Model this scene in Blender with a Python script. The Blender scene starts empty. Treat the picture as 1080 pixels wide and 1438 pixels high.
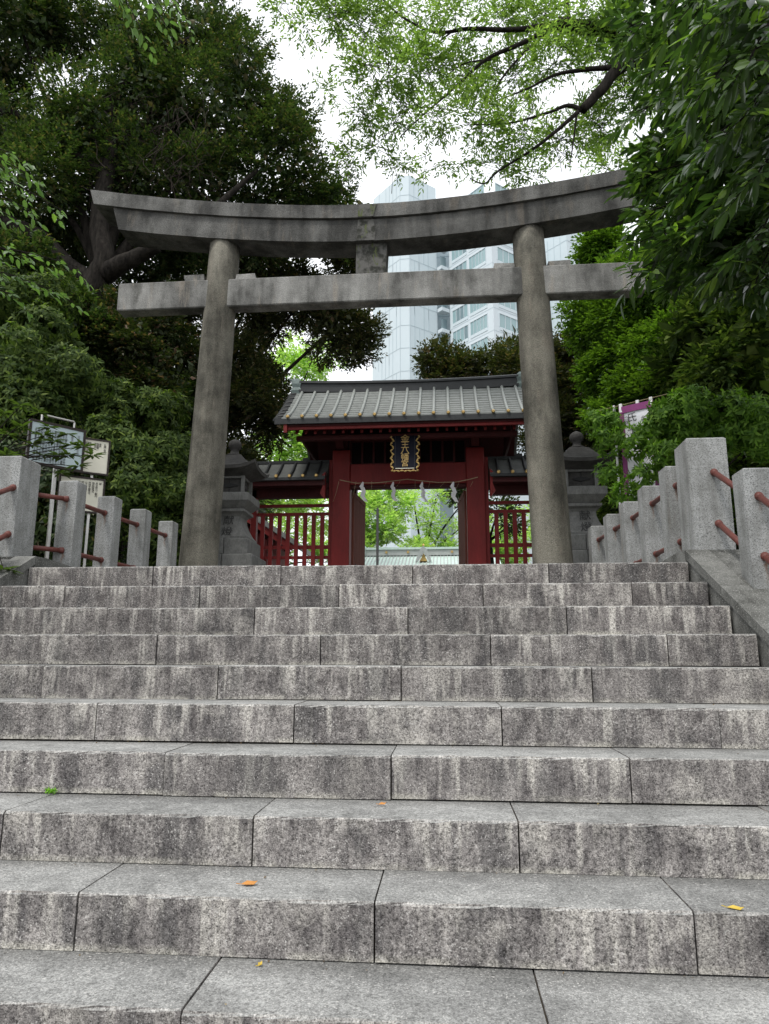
import bpy, bmesh, math, random
import numpy as np
from mathutils import Vector, Matrix
R = math.radians
rng = np.random.default_rng(7)
random.seed(7)
scene = bpy.context.scene
col = scene.collection

# ------------------------------------------------------------------ camera
CAM = np.array([-1.545, -1.898, 0.845])
F_PX, PITCH, YAW, ROLL = 1006.4, 0.19898, 0.08533, 0.00228
fw = np.array([-math.sin(YAW)*math.cos(PITCH), math.cos(YAW)*math.cos(PITCH), math.sin(PITCH)])
r0 = np.array([math.cos(YAW), math.sin(YAW), 0.0]); u0 = np.cross(r0, fw)
rt = math.cos(ROLL)*r0 + math.sin(ROLL)*u0
up = -math.sin(ROLL)*r0 + math.cos(ROLL)*u0
cam_data = bpy.data.cameras.new('camera')
cam_data.sensor_fit = 'HORIZONTAL'; cam_data.sensor_width = 36.0
cam_data.lens = F_PX/1080*36.0
cam_data.clip_start = 0.05; cam_data.clip_end = 2000
cam = bpy.data.objects.new('camera', cam_data); col.objects.link(cam)
M = Matrix(((rt[0], up[0], -fw[0], CAM[0]), (rt[1], up[1], -fw[1], CAM[1]), (rt[2], up[2], -fw[2], CAM[2]), (0, 0, 0, 1)))
cam.matrix_world = M
scene.camera = cam

# ------------------------------------------------------------------ light
SUN_EL, SUN_AZ = R(62), R(215)          # azimuth measured clockwise from +Y
world = bpy.data.worlds.new('World'); scene.world = world; world.use_nodes = True
wn, wl = world.node_tree.nodes, world.node_tree.links
wn.clear()
out = wn.new('ShaderNodeOutputWorld'); bg = wn.new('ShaderNodeBackground')
sky = wn.new('ShaderNodeTexSky'); sky.sky_type = 'NISHITA'; sky.sun_disc = False
sky.sun_elevation = SUN_EL; sky.sun_rotation = SUN_AZ
mixn = wn.new('ShaderNodeMix'); mixn.data_type = 'RGBA'; mixn.inputs[0].default_value = 0.88
tc = wn.new('ShaderNodeTexCoord'); nz = wn.new('ShaderNodeTexNoise'); nz.inputs['Scale'].default_value = 2.2; nz.inputs['Detail'].default_value = 4
cr = wn.new('ShaderNodeValToRGB')
cr.color_ramp.elements[0].position = .3; cr.color_ramp.elements[0].color = (8.5, 8.7, 8.95, 1)
cr.color_ramp.elements[1].position = .75; cr.color_ramp.elements[1].color = (10.6, 10.75, 10.95, 1)
wl.new(tc.outputs['Generated'], nz.inputs['Vector']); wl.new(nz.outputs['Fac'], cr.inputs['Fac'])
wl.new(sky.outputs[0], mixn.inputs[6]); wl.new(cr.outputs[0], mixn.inputs[7])
wl.new(mixn.outputs[2], bg.inputs[0]); bg.inputs[1].default_value = 0.125
wl.new(bg.outputs[0], out.inputs[0])
sun = bpy.data.lights.new('sun', 'SUN'); sun.energy = 2.0; sun.angle = R(12); sun.color = (1.0, .97, .92)
so = bpy.data.objects.new('sun', sun); col.objects.link(so)
sd = Vector((math.sin(SUN_AZ)*math.cos(SUN_EL), math.cos(SUN_AZ)*math.cos(SUN_EL), math.sin(SUN_EL)))
so.rotation_euler = sd.to_track_quat('Z', 'Y').to_euler(); so.location = (0, 0, 30)
vs = scene.view_settings
vs.view_transform = 'Standard'; vs.look = 'None'; vs.exposure = 0.35; vs.gamma = 1.0; vs.use_curve_mapping = False
scene.cycles.max_bounces = 8; scene.cycles.diffuse_bounces = 4; scene.cycles.transmission_bounces = 4
scene.cycles.sample_clamp_indirect = 6

# ------------------------------------------------------------------ helpers
def at(px, py, y):
    """the point of the place seen at photograph pixel px, py, at distance y into the scene"""
    d = fw + (px-540)/F_PX*rt - (py-719)/F_PX*up
    return CAM + d*((y-CAM[1])/d[1])

def tag(o, label=None, cat=None, group=None, kind=None):
    if label: o['label'] = label
    if cat: o['category'] = cat
    if group: o['group'] = group
    if kind: o['kind'] = kind
    return o

def empty(name, loc=(0, 0, 0), rz=0.0):
    o = bpy.data.objects.new(name, None); o.location = loc; o.rotation_euler[2] = rz
    o.empty_display_size = .1; col.objects.link(o); return o

def link(name, me, parent=None, loc=None):
    o = bpy.data.objects.new(name, me); col.objects.link(o)
    if parent is not None: o.parent = parent
    if loc is not None: o.location = loc
    return o

def copy_tree(o, parent=None):
    c = o.copy(); col.objects.link(c)
    if parent is not None: c.parent = parent
    for ch in [x for x in o.children]:
        d = ch.copy(); col.objects.link(d); d.parent = c
        for g in [x for x in ch.children]:
            e = g.copy(); col.objects.link(e); e.parent = d
    return c

class MB:
    """collects boxes, prisms and tubes for one mesh object"""
    def __init__(s): s.v = []; s.f = []
    def add(s, vs, fs):
        n = len(s.v); s.v += [tuple(map(float, v)) for v in vs]; s.f += [tuple(i+n for i in f) for f in fs]; return s
    def box(s, x0, x1, y0, y1, z0, z1, j=0.0, b=0.0):
        if b > 0: return s.bbox(x0, x1, y0, y1, z0, z1, b)
        v = [(x0, y0, z0), (x1, y0, z0), (x1, y1, z0), (x0, y1, z0), (x0, y0, z1), (x1, y0, z1), (x1, y1, z1), (x0, y1, z1)]
        if j: v = [(a+random.uniform(-j, j), b_+random.uniform(-j, j), c+random.uniform(-j, j)) for a, b_, c in v]
        return s.add(v, [(0, 3, 2, 1), (4, 5, 6, 7), (0, 1, 5, 4), (1, 2, 6, 5), (2, 3, 7, 6), (3, 0, 4, 7)])
    def bbox(s, x0, x1, y0, y1, z0, z1, b):
        bm = bmesh.new(); bmesh.ops.create_cube(bm, size=1)
        bmesh.ops.scale(bm, vec=(x1-x0, y1-y0, z1-z0), verts=bm.verts)
        bmesh.ops.translate(bm, vec=((x0+x1)/2, (y0+y1)/2, (z0+z1)/2), verts=bm.verts)
        bmesh.ops.bevel(bm, geom=bm.edges[:], offset=b, segments=1, affect='EDGES')
        bm.verts.ensure_lookup_table(); s.add([v.co for v in bm.verts], [[v.index for v in f.verts] for f in bm.faces]); bm.free(); return s
    def prism(s, pts, axis, a0, a1):
        """polygon pts in the two other axes, pulled along axis from a0 to a1"""
        n = len(pts)
        def mk(p, a): return {'x': (a, p[0], p[1]), 'y': (p[0], a, p[1]), 'z': (p[0], p[1], a)}[axis]
        v = [mk(p, a0) for p in pts]+[mk(p, a1) for p in pts]
        f = [tuple(range(n)), tuple(range(2*n-1, n-1, -1))]+[(i, i+n, (i+1) % n+n, (i+1) % n) for i in range(n)]
        return s.add(v, f)
    def tube(s, pts, rads, n=8, cap=True):
        pts = [Vector(p) for p in pts]
        if not hasattr(rads, '__len__'): rads = [rads]*len(pts)
        rings = []; prev = None
        for i, p in enumerate(pts):
            t = (pts[min(i+1, len(pts)-1)]-pts[max(i-1, 0)]).normalized()
            if prev is None: a = t.orthogonal().normalized()
            else: a = (prev-t*prev.dot(t)).normalized()
            prev = a; b = t.cross(a)
            rings.append([p+(a*math.cos(2*math.pi*k/n)+b*math.sin(2*math.pi*k/n))*rads[i] for k in range(n)])
        v = [q for r in rings for q in r]; f = []
        for i in range(len(pts)-1):
            for k in range(n): f.append((i*n+k, i*n+(k+1) % n, (i+1)*n+(k+1) % n, (i+1)*n+k))
        if cap: f.append(tuple(range(n-1, -1, -1))); f.append(tuple((len(pts)-1)*n+k for k in range(n)))
        return s.add(v, f)
    def lathe(s, prof, cx=0, cy=0, n=24):
        v = []; f = []
        for r, z in prof:
            v += [(cx+r*math.cos(2*math.pi*k/n), cy+r*math.sin(2*math.pi*k/n), z) for k in range(n)]
        for i in range(len(prof)-1):
            for k in range(n): f.append((i*n+k, i*n+(k+1) % n, (i+1)*n+(k+1) % n, (i+1)*n+k))
        f.append(tuple(range(n-1, -1, -1))); f.append(tuple((len(prof)-1)*n+k for k in range(n)))
        return s.add(v, f)
    def sqloft(s, prof, cx=0, cy=0, m=1, lift=None):
        """square rings (half width, z); m points per side; lift = per-ring corner lift"""
        v = []; f = []; N = 4*m
        for i, (h, z) in enumerate(prof):
            for side in range(4):
                for k in range(m):
                    u = -1+2*k/m
                    x, y = [(u, -1), (1, u), (-u, 1), (-1, -u)][side]
                    L = (lift[i] if lift else 0)*abs(u)**3
                    v.append((cx+x*h, cy+y*h, z+L))
        for i in range(len(prof)-1):
            for k in range(N): f.append((i*N+k, i*N+(k+1) % N, (i+1)*N+(k+1) % N, (i+1)*N+k))
        f.append(tuple(range(N-1, -1, -1))); f.append(tuple((len(prof)-1)*N+k for k in range(N)))
        return s.add(v, f)
    def build(s, name, mat, parent=None, loc=None, smooth=False, kind=None):
        me = bpy.data.meshes.new(name); me.from_pydata(s.v, [], s.f)
        bm = bmesh.new(); bm.from_mesh(me); bmesh.ops.recalc_face_normals(bm, faces=bm.faces); bm.to_mesh(me); bm.free()
        me.materials.append(mat)
        if smooth: me.shade_smooth()
        o = link(name, me, parent, loc)
        if kind: o['kind'] = kind
        return o

# ------------------------------------------------------------------ materials
class NT:
    def __init__(s, name):
        s.m = bpy.data.materials.new(name); s.m.use_nodes = True
        s.n = s.m.node_tree.nodes; s.l = s.m.node_tree.links; s.n.clear()
        s.out = s.n.new('ShaderNodeOutputMaterial'); s.p = s.n.new('ShaderNodeBsdfPrincipled')
        s.l.new(s.p.outputs[0], s.out.inputs[0])
    def new(s, t, **k):
        n = s.n.new(t)
        for a, b in k.items(): setattr(n, a, b)
        return n
    def set(s, sock, v):
        if hasattr(v, 'default_value') or v.__class__.__name__.startswith('NodeSocket'): s.l.new(v, sock)
        else: sock.default_value = v
    def pos(s, scale=(1, 1, 1), rnd=0.0):
        g = s.new('ShaderNodeNewGeometry'); v = g.outputs['Position']
        if rnd:
            oi = s.new('ShaderNodeObjectInfo'); mm = s.math('MULTIPLY', oi.outputs['Random'], rnd)
            va = s.new('ShaderNodeVectorMath', operation='ADD'); s.l.new(v, va.inputs[0]); s.l.new(mm, va.inputs[1]); v = va.outputs[0]
        mp = s.new('ShaderNodeVectorMath', operation='MULTIPLY'); s.l.new(v, mp.inputs[0]); mp.inputs[1].default_value = scale
        return mp.outputs[0]
    def noise(s, vec, scale, detail=3, rough=.5):
        n = s.new('ShaderNodeTexNoise'); s.l.new(vec, n.inputs['Vector']); n.inputs['Scale'].default_value = scale
        n.inputs['Detail'].default_value = detail; n.inputs['Roughness'].default_value = rough; return n.outputs['Fac']
    def vor(s, vec, scale, feature='F1', o='Distance'):
        n = s.new('ShaderNodeTexVoronoi', feature=feature); s.l.new(vec, n.inputs['Vector']); n.inputs['Scale'].default_value = scale
        return n.outputs[o]
    def math(s, op, a, b=None, clamp=False):
        n = s.new('ShaderNodeMath', operation=op, use_clamp=clamp); s.set(n.inputs[0], a)
        if b is not None: s.set(n.inputs[1], b)
        return n.outputs[0]
    def ramp(s, fac, stops):
        n = s.new('ShaderNodeValToRGB'); s.l.new(fac, n.inputs[0]); e = n.color_ramp.elements
        while len(e) < len(stops): e.new(.5)
        for i, (p, c) in enumerate(stops):
            e[i].position = p; e[i].color = (c, c, c, 1) if not hasattr(c, '__len__') else (*c, 1)
        return n.outputs[0]
    def mr(s, v, a, b, c=0.0, d=1.0):
        n = s.new('ShaderNodeMapRange'); s.set(n.inputs[0], v)
        for i, x in enumerate((a, b, c, d)): n.inputs[i+1].default_value = x
        return n.outputs[0]
    def mix(s, fac, a, b, mode='MIX'):
        n = s.new('ShaderNodeMix', data_type='RGBA', blend_type=mode); s.set(n.inputs[0], fac)
        for i, x in ((6, a), (7, b)):
            if isinstance(x, tuple): n.inputs[i].default_value = (*x, 1) if len(x) == 3 else x
            else: s.l.new(x, n.inputs[i])
        return n.outputs[2]
    def bump(s, h, strength=.3, dist=.01):
        b = s.new('ShaderNodeBump'); b.inputs['Strength'].default_value = strength; b.inputs['Distance'].default_value = dist
        s.l.new(h, b.inputs['Height']); s.l.new(b.outputs[0], s.p.inputs['Normal'])
    def fin(s, colr, rough=.8, spec=.3, metal=0.0):
        s.set(s.p.inputs['Base Color'], (*colr, 1) if isinstance(colr, tuple) else colr)
        s.set(s.p.inputs['Roughness'], rough); s.p.inputs['Specular IOR Level'].default_value = spec
        s.p.inputs['Metallic'].default_value = metal; return s.m

def mat_step():
    t = NT('weathered_granite_step')
    P = t.pos(rnd=37.0)
    g = t.new('ShaderNodeNewGeometry'); sx = t.new('ShaderNodeSeparateXYZ'); t.l.new(g.outputs['True Normal'], sx.inputs[0])
    tread = t.mr(sx.outputs[2], .4, .8)
    fine = t.noise(P, 230, 2, .6); mid = t.noise(P, 95, 3, .75); big = t.noise(P, 2.6, 4, .6); med = t.noise(P, 12, 4, .65)
    oc = t.new('ShaderNodeTexCoord'); so_ = t.new('ShaderNodeSeparateXYZ'); t.l.new(oc.outputs['Object'], so_.inputs[0])
    h = t.mr(so_.outputs[2], -.156, 0.0)                       # 0 at the foot of the riser, 1 at its top
    Ps = t.pos((1, 1, .09), rnd=37.0); Pt = t.pos((1, 1, .22), rnd=17.0)
    st1 = t.noise(Ps, 9.5, 3, .6); st2 = t.noise(Ps, 38, 2, .6); st3 = t.noise(Pt, 20, 4, .7)
    base = t.mix(t.mr(t.math('ADD', t.math('MULTIPLY', med, .5), t.math('MULTIPLY', st3, .5)), .38, .66), (.092, .084, .083), (.330, .308, .290))
    # pale runs that start under the nosing and fade downwards
    rr = t.math('ADD', t.math('ADD', t.math('MULTIPLY', st1, .6), t.math('MULTIPLY', st2, .4)), t.mr(h, 0, 1, -.055, .03))
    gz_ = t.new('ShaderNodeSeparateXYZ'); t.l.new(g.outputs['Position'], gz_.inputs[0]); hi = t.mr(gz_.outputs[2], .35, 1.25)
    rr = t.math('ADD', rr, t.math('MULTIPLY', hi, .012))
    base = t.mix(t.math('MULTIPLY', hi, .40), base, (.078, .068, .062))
    run = t.math('MULTIPLY', t.mr(rr, .505, .615), t.mr(big, .34, .56))
    base = t.mix(t.math('MULTIPLY', run, .68), base, (.50, .475, .43))
    drk = t.mr(t.noise(Pt, 7, 4, .65), .50, .38)
    base = t.mix(t.math('MULTIPLY', drk, .6), base, (.060, .058, .059))
    foot = t.math('MULTIPLY', t.mr(h, .16, .02), t.mr(t.noise(P, 9, 3, .6), .42, .60))
    base = t.mix(t.math('MULTIPLY', foot, .6), base, (.46, .44, .38))
    pale = t.math('MULTIPLY', t.mr(t.noise(P, 4.2, 5, .6), .57, .68), .55)
    base = t.mix(pale, base, (.42, .395, .36))
    tr = t.mix(t.mr(t.math('ADD', t.math('MULTIPLY', med, .5), t.math('MULTIPLY', big, .5)), .36, .62), (.158, .158, .153), (.300, .300, .290))
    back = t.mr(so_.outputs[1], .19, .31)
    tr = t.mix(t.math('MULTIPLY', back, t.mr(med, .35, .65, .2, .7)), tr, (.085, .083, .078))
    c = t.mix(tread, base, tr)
    ed = t.math('MULTIPLY', t.math('MULTIPLY', t.mr(sx.outputs[2], .25, .6), t.mr(sx.outputs[2], .95, .8)), t.mr(med, .4, .6, .2, .6))
    c = t.mix(ed, c, (.36, .35, .33))
    gr = t.math('ADD', t.math('MULTIPLY', fine, .45), t.math('MULTIPLY', mid, .55)); sp = t.mix(tread, t.mr(gr, .37, .63, .24, 1.80), t.mr(gr, .37, .63, .45, 1.50))
    c = t.mix(1.0, c, sp, 'MULTIPLY')
    wht = t.math('MULTIPLY', t.mr(t.noise(P, 150, 1, .5), .63, .70), t.mr(med, .4, .6, .3, 1.0))
    c = t.mix(t.math('MULTIPLY', wht, .7), c, (.62, .60, .57))
    oi = t.new('ShaderNodeObjectInfo'); c = t.mix(1.0, c, t.mr(oi.outputs['Random'], 0, 1, .84, 1.14), 'MULTIPLY')
    t.bump(t.math('ADD', mid, t.math('MULTIPLY', fine, .6)), .6, .006)
    return t.fin(c, .88, .2)

def mat_capstone():
    t = NT('dark_cap_stone'); P = t.pos(rnd=11.0)
    n = t.math('ADD', t.math('MULTIPLY', t.noise(P, 5, 4, .6), .6), t.math('MULTIPLY', t.noise(P, 90, 3, .7), .4))
    c = t.mix(t.mr(n, .38, .64), (.055, .055, .05), (.19, .19, .178))
    c = t.mix(t.mr(t.noise(P, 160, 1, .5), .64, .70), c, (.33, .33, .31))
    t.bump(t.noise(P, 90, 3, .7), .4, .006); return t.fin(c, .85, .25)

def mat_post(rust=True):
    t = NT('speckled_granite_post'); P = t.pos(rnd=5.0)
    v = t.vor(P, 230, o='Color'); sx = t.new('ShaderNodeSeparateXYZ'); t.l.new(v, sx.inputs[0])
    c = t.ramp(sx.outputs[0], [(.0, .12), (.14, .17), (.20, .27), (.62, .33), (1, .42)])
    c = t.mix(1.0, c, (.985, 1.0, .98), 'MULTIPLY')
    Ps = t.pos((1, 1, .12), rnd=5.0)
    g = t.mr(t.math('ADD', t.math('MULTIPLY', t.noise(Ps, 14, 3, .6), .55), t.math('MULTIPLY', t.noise(P, 5, 4, .6), .45)), .40, .66)
    c = t.mix(t.math('MULTIPLY', g, .72), c, (.10, .10, .09))
    s2 = t.mr(t.noise(Ps, 9, 4, .6), .60, .72)
    c = t.mix(t.math('MULTIPLY', s2, .25), c, (.22, .17, .12))
    if rust:
        oc = t.new('ShaderNodeTexCoord'); so_ = t.new('ShaderNodeSeparateXYZ'); t.l.new(oc.outputs['Object'], so_.inputs[0])
        xx = t.math('ADD', so_.outputs[0], t.mr(t.noise(P, 30, 2, .5), 0, 1, -.02, .02))
        ax = t.mr(t.math('ABSOLUTE', xx), .014, .002)
        d = t.math('ADD', t.math('MULTIPLY', t.mr(so_.outputs[2], .44, .55), t.mr(so_.outputs[2], .58, .56)), t.math('MULTIPLY', t.mr(so_.outputs[2], .02, .14), t.mr(so_.outputs[2], .16, .15)))
        c = t.mix(t.math('MULTIPLY', t.math('MULTIPLY', ax, d), .75), c, (.17, .085, .04))
    t.bump(t.noise(P, 160, 2, .6), .25, .003); return t.fin(c, .75, .25)

def mat_torii(name, k, tint=(1, 1, 1)):
    t = NT(name); P = t.pos(rnd=9.0); Ps = t.pos((1, 1, .18), rnd=9.0)
    a = t.math('ADD', t.math('MULTIPLY', t.noise(Ps, 3.5, 5, .6), .55), t.math('MULTIPLY', t.noise(P, 1.6, 5, .65), .45))
    c = t.mix(t.mr(a, .42, .60), (.095*k*tint[0], .094*k*tint[1], .088*k*tint[2]), (.32*k*tint[0], .316*k*tint[1], .298*k*tint[2]))
    r_ = t.mr(t.noise(Ps, 8, 4, .65), .56, .68)
    c = t.mix(t.math('MULTIPLY', r_, .4), c, (.36*k, .31*k, .25*k))
    d = t.mr(t.noise(t.pos((1, 1, .35), rnd=3.0), 2.4, 6, .7), .58, .66)
    c = t.mix(t.math('MULTIPLY', d, .55), c, (.045, .045, .038))
    sp = t.mr(t.noise(P, 130, 3, .75), .34, .66, .5, 1.5); c = t.mix(1.0, c, sp, 'MULTIPLY')
    t.bump(t.math('ADD', t.noise(P, 60, 4, .7), t.math('MULTIPLY', t.noise(P, 9, 4, .6), 1.5)), .45, .012); return t.fin(c, .88, .2)

def mat_moss():
    t = NT('mossy_stone'); P = t.pos()
    c = t.mix(t.mr(t.noise(P, 9, 4, .6), .45, .6), (.115, .112, .105), (.035, .036, .030))
    c = t.mix(t.mr(t.noise(t.pos((1, 1, .3)), 14, 4, .7), .58, .64), c, (.085, .10, .045)); t.bump(t.noise(P, 60, 4, .7), .5, .012)
    return t.fin(c, .9, .2)

def mat_simple(name, c, rough=.7, var=.25, scale=12, spec=.3, metal=0.0, streak=1.0, bump=.15):
    t = NT(name); P = t.pos((1, 1, streak), rnd=4.0)
    n = t.mr(t.math('ADD', t.math('MULTIPLY', t.noise(P, scale, 4, .6), .6), t.math('MULTIPLY', t.noise(P, scale*7, 3, .6), .4)), .3, .7, 1-var, 1+var)
    cc = t.mix(1.0, c, n, 'MULTIPLY')
    if bump: t.bump(t.noise(P, scale*4, 4, .6), bump, .01)
    return t.fin(cc, rough, spec, metal)

def mat_leaf(name, c1, c2, c3=None, rough=.45, trans=.35, tint=(1.0, 1.15, .45), p3=.9, spec=.4):
    t = NT(name); g = t.new('ShaderNodeNewGeometry')
    st = [(0.0, c1), (.5, tuple((a+b)/2 for a, b in zip(c1, c2))), (.86, c2)]
    if c3: st.append((p3+.06, c3))
    c = t.ramp(g.outputs['Random Per Island'], st)
    big = t.noise(t.pos(), 1.7, 3, .6)
    c = t.mix(1.0, c, t.mr(big, .3, .7, .7, 1.3), 'MULTIPLY')
    t.fin(c, rough, spec)
    tb = t.new('ShaderNodeBsdfTranslucent'); tc_ = t.mix(1.0, c, tuple(x*2.2 for x in tint), 'MULTIPLY'); t.l.new(tc_, tb.inputs[0])
    mx = t.new('ShaderNodeMixShader'); mx.inputs[0].default_value = trans
    t.l.new(t.p.outputs[0], mx.inputs[1]); t.l.new(tb.outputs[0], mx.inputs[2]); t.l.new(mx.outputs[0], t.out.inputs[0])
    return t.m

def mat_bark(name, c1, c2):
    t = NT(name); P = t.pos((1, 1, .25))
    n = t.noise(P, 16, 5, .7); c = t.mix(t.mr(n, .35, .65), c1, c2)
    t.bump(n, .9, .04); return t.fin(c, .95, .1)

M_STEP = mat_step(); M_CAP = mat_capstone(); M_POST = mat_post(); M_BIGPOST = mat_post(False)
M_TBEAM = mat_torii('dark_torii_stone', .44); M_TLEG = mat_torii('brown_torii_stone', .56, (1.05, 1, .87)); M_TNUKI = mat_torii('pale_torii_stone', .86)
M_MOSS = mat_moss()
M_LANT = mat_simple('grey_lantern_stone', (.15, .15, .143), .85, .45, 9, streak=.5, bump=.4)
M_LANTD = mat_simple('dark_lantern_stone', (.055, .053, .05), .9, .5, 9, bump=.5)
M_RED = mat_simple('vermilion_paint', (.165, .012, .011), .55, .30, 5, streak=.2, bump=.06)
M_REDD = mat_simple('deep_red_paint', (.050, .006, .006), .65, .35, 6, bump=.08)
M_RAIL = mat_simple('rust_red_pipe_paint', (.115, .032, .024), .5, .35, 18, spec=.4)
M_COPPER = mat_simple('weathered_copper_roof', (.19, .20, .19), .55, .28, 7, spec=.45, bump=.08)
M_COPD = mat_simple('dark_copper_ridge', (.024, .026, .027), .55, .4, 6, spec=.4)
M_PATINA = mat_simple('green_patina_copper', (.47, .58, .53), .7, .2, 5)
M_COPW = mat_simple('shaded_copper_wing_roof', (.095, .10, .095), .6, .3, 8, spec=.35)  # copper darkened: the main eave's shade on the wings is in the colour
M_ROLL = mat_simple('pale_copper_roll', (.27, .285, .27), .5, .25, 12, spec=.45)
M_GOLD = mat_simple('gilded_metal', (.62, .42, .16), .35, .3, 40, metal=.7)
M_GOLDP = mat_simple('gold_paint', (.50, .34, .12), .5, .25, 40)
M_NAVY = mat_simple('navy_lacquer', (.004, .005, .012), .7, .3, 10, spec=.15, bump=0)
M_WOOD = mat_simple('aged_door_wood', (.17, .058, .040), .9, .45, 16, streak=.08, bump=.3)
M_BLACK = mat_simple('black_metal', (.012, .012, .012), .5, .2, 10)
M_STEEL = mat_simple('brushed_steel', (.45, .44, .42), .35, .15, 20, metal=.8)
M_BROWNF = mat_simple('brown_sign_frame', (.022, .015, .012), .5, .25, 20)
M_BLUEB = mat_simple('pale_blue_board', (.42, .50, .52), .5, .06, 3, bump=0)
M_CREAM = mat_simple('cream_board', (.62, .60, .50), .5, .06, 3, bump=0)
M_INK = mat_simple('ink', (.03, .03, .03), .7, .1, 5, bump=0)
M_INKG = mat_simple('grey_ink', (.16, .17, .17), .7, .1, 5, bump=0)
M_INKR = mat_simple('red_ink', (.5, .05, .04), .7, .1, 5, bump=0)
M_INKGR = mat_simple('green_ink', (.12, .25, .10), .7, .1, 5, bump=0)
M_PAPER = mat_simple('white_paper', (.72, .71, .72), .8, .04, 5, bump=0)
M_CLOTH = mat_simple('white_banner_cloth', (.66, .66, .70), .85, .06, 5, bump=0)
M_PINK = mat_simple('magenta_banner_edge', (.20, .045, .15), .8, .12, 9, bump=0)
M_STRAW = mat_simple('straw_rope', (.34, .28, .17), .9, .3, 40)
M_DARKIN = mat_simple('recess_shade_panel', (.006, .003, .003), .95, .2, 5)  # near-black: shade of the recess behind the transom, put into the colour
M_SOIL = mat_simple('soil', (.045, .036, .024), .95, .5, 6, bump=.5)
M_PAVE = mat_simple('paving_stone', (.19, .185, .175), .85, .3, 6, bump=.3)
M_TOWER = mat_simple('white_tower_cladding', (.54, .615, .645), .6, .03, .15, bump=0)
M_TOWERS = mat_simple('white_tower_frame', (.56, .62, .65), .5, .03, .15, bump=0)
M_SEAM = mat_simple('tower_panel_seam', (.43, .51, .54), .6, .03, .2, bump=0)
t_ = NT('teal_tower_glass'); t_.fin((.25, .37, .385), .15, .7); M_GLASS = t_.m
t_ = NT('dark_tower_glass'); t_.fin((.17, .24, .26), .15, .7); M_GLASSD = t_.m
M_BARK = mat_bark('dark_bark', (.008, .007, .006), (.030, .026, .022))
M_BARKG = mat_bark('grey_bark', (.008, .007, .006), (.028, .024, .021))

L_EVER = mat_leaf('dark_evergreen_leaf', (.016, .034, .012), (.062, .092, .028), (.11, .095, .045), trans=.28, rough=.5, spec=.3)
L_BROWNT = mat_leaf('bronze_evergreen_leaf', (.018, .026, .010), (.058, .064, .022), (.12, .085, .045), trans=.24, rough=.5, spec=.3)
L_BUSH = mat_leaf('shrub_leaf', (.018, .038, .009), (.082, .122, .030), (.15, .20, .045), trans=.28, spec=.12, rough=.6)
L_BRN = mat_leaf('dry_shrub_leaf', (.018, .032, .010), (.050, .062, .022), (.19, .115, .075), trans=.2, spec=.25)
L_ZEL = mat_leaf('fresh_zelkova_leaf', (.045, .088, .024), (.11, .18, .042), (.16, .24, .07), trans=.55, tint=(1.1, 1.1, .55), spec=.25)
L_LAUR = mat_leaf('glossy_laurel_leaf', (.016, .038, .010), (.050, .092, .024), (.13, .21, .035), rough=.30, trans=.25, spec=.5, p3=.88)
L_MAPLE = mat_leaf('mid_green_maple_leaf', (.034, .080, .012), (.080, .155, .022), (.11, .21, .03), trans=.42, tint=(1.1, 1.1, .4), spec=.25)
L_AZA = mat_leaf('azalea_leaf', (.038, .085, .014), (.105, .19, .030), (.15, .25, .04), trans=.36, spec=.12, rough=.55)
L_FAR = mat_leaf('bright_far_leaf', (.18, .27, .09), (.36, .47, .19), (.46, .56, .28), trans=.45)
L_NEAR = mat_leaf('young_broad_leaf', (.060, .115, .040), (.11, .18, .06), (.15, .24, .06), trans=.38, rough=.4)

# ------------------------------------------------------------------ leaf machinery
def nrmz(a): return a/np.maximum(np.linalg.norm(a, axis=1, keepdims=True), 1e-9)

def leaf_arrays(p, d, n, L, W, shape='q'):
    d = nrmz(d); s = nrmz(np.cross(d, n)); n = nrmz(np.cross(s, d)); N = len(p)
    L = L[:, None]; W = W[:, None]
    if shape == 'q':
        fold = .18*W
        V = np.stack([p, p+d*L*.45+s*W*.5+n*fold, p+d*L-n*L*.08, p+d*L*.45-s*W*.5+n*fold], 1)
        T = np.array([[0, 1, 2], [0, 2, 3]])
    elif shape == 'h':      # six-sided leaf, 4 triangles
        V = np.stack([p, p+d*L*.3+s*W*.5+n*.12*W, p+d*L*.68+s*W*.38+n*.06*W-n*L*.03, p+d*L-n*L*.14, p+d*L*.68-s*W*.38+n*.06*W-n*L*.03, p+d*L*.3-s*W*.5+n*.12*W], 1)
        T = np.array([[0, 1, 5], [1, 2, 5], [2, 4, 5], [2, 3, 4]])
    else:                    # 'f': folded leaf with midrib and stalk, 10 triangles
        c = .10
        V = np.stack([p, p+d*L*.10, p+d*L*.30+s*W*.42+n*.16*W, p+d*L*.32, p+d*L*.30-s*W*.42+n*.16*W,
                      p+d*L*.62+s*W*.46+n*(.16*W-c*L*.35), p+d*L*.64-n*c*L*.4, p+d*L*.62-s*W*.46+n*(.16*W-c*L*.35), p+d*L-n*c*L,
                      p+s*L*.012, p+d*L*.84+s*W*.24+n*(.06*W-c*L*.7), p+d*L*.84-s*W*.24+n*(.06*W-c*L*.7)], 1)
        T = np.array([[0, 9, 1], [1, 3, 2], [1, 4, 3], [2, 3, 6], [2, 6, 5], [3, 4, 7], [3, 7, 6], [5, 6, 10], [6, 7, 11], [6, 8, 10], [6, 11, 8]])
    k = V.shape[1]
    F = (np.arange(N)[:, None, None]*k+T[None]).reshape(-1, 3)
    return V.reshape(-1, 3), F

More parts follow.
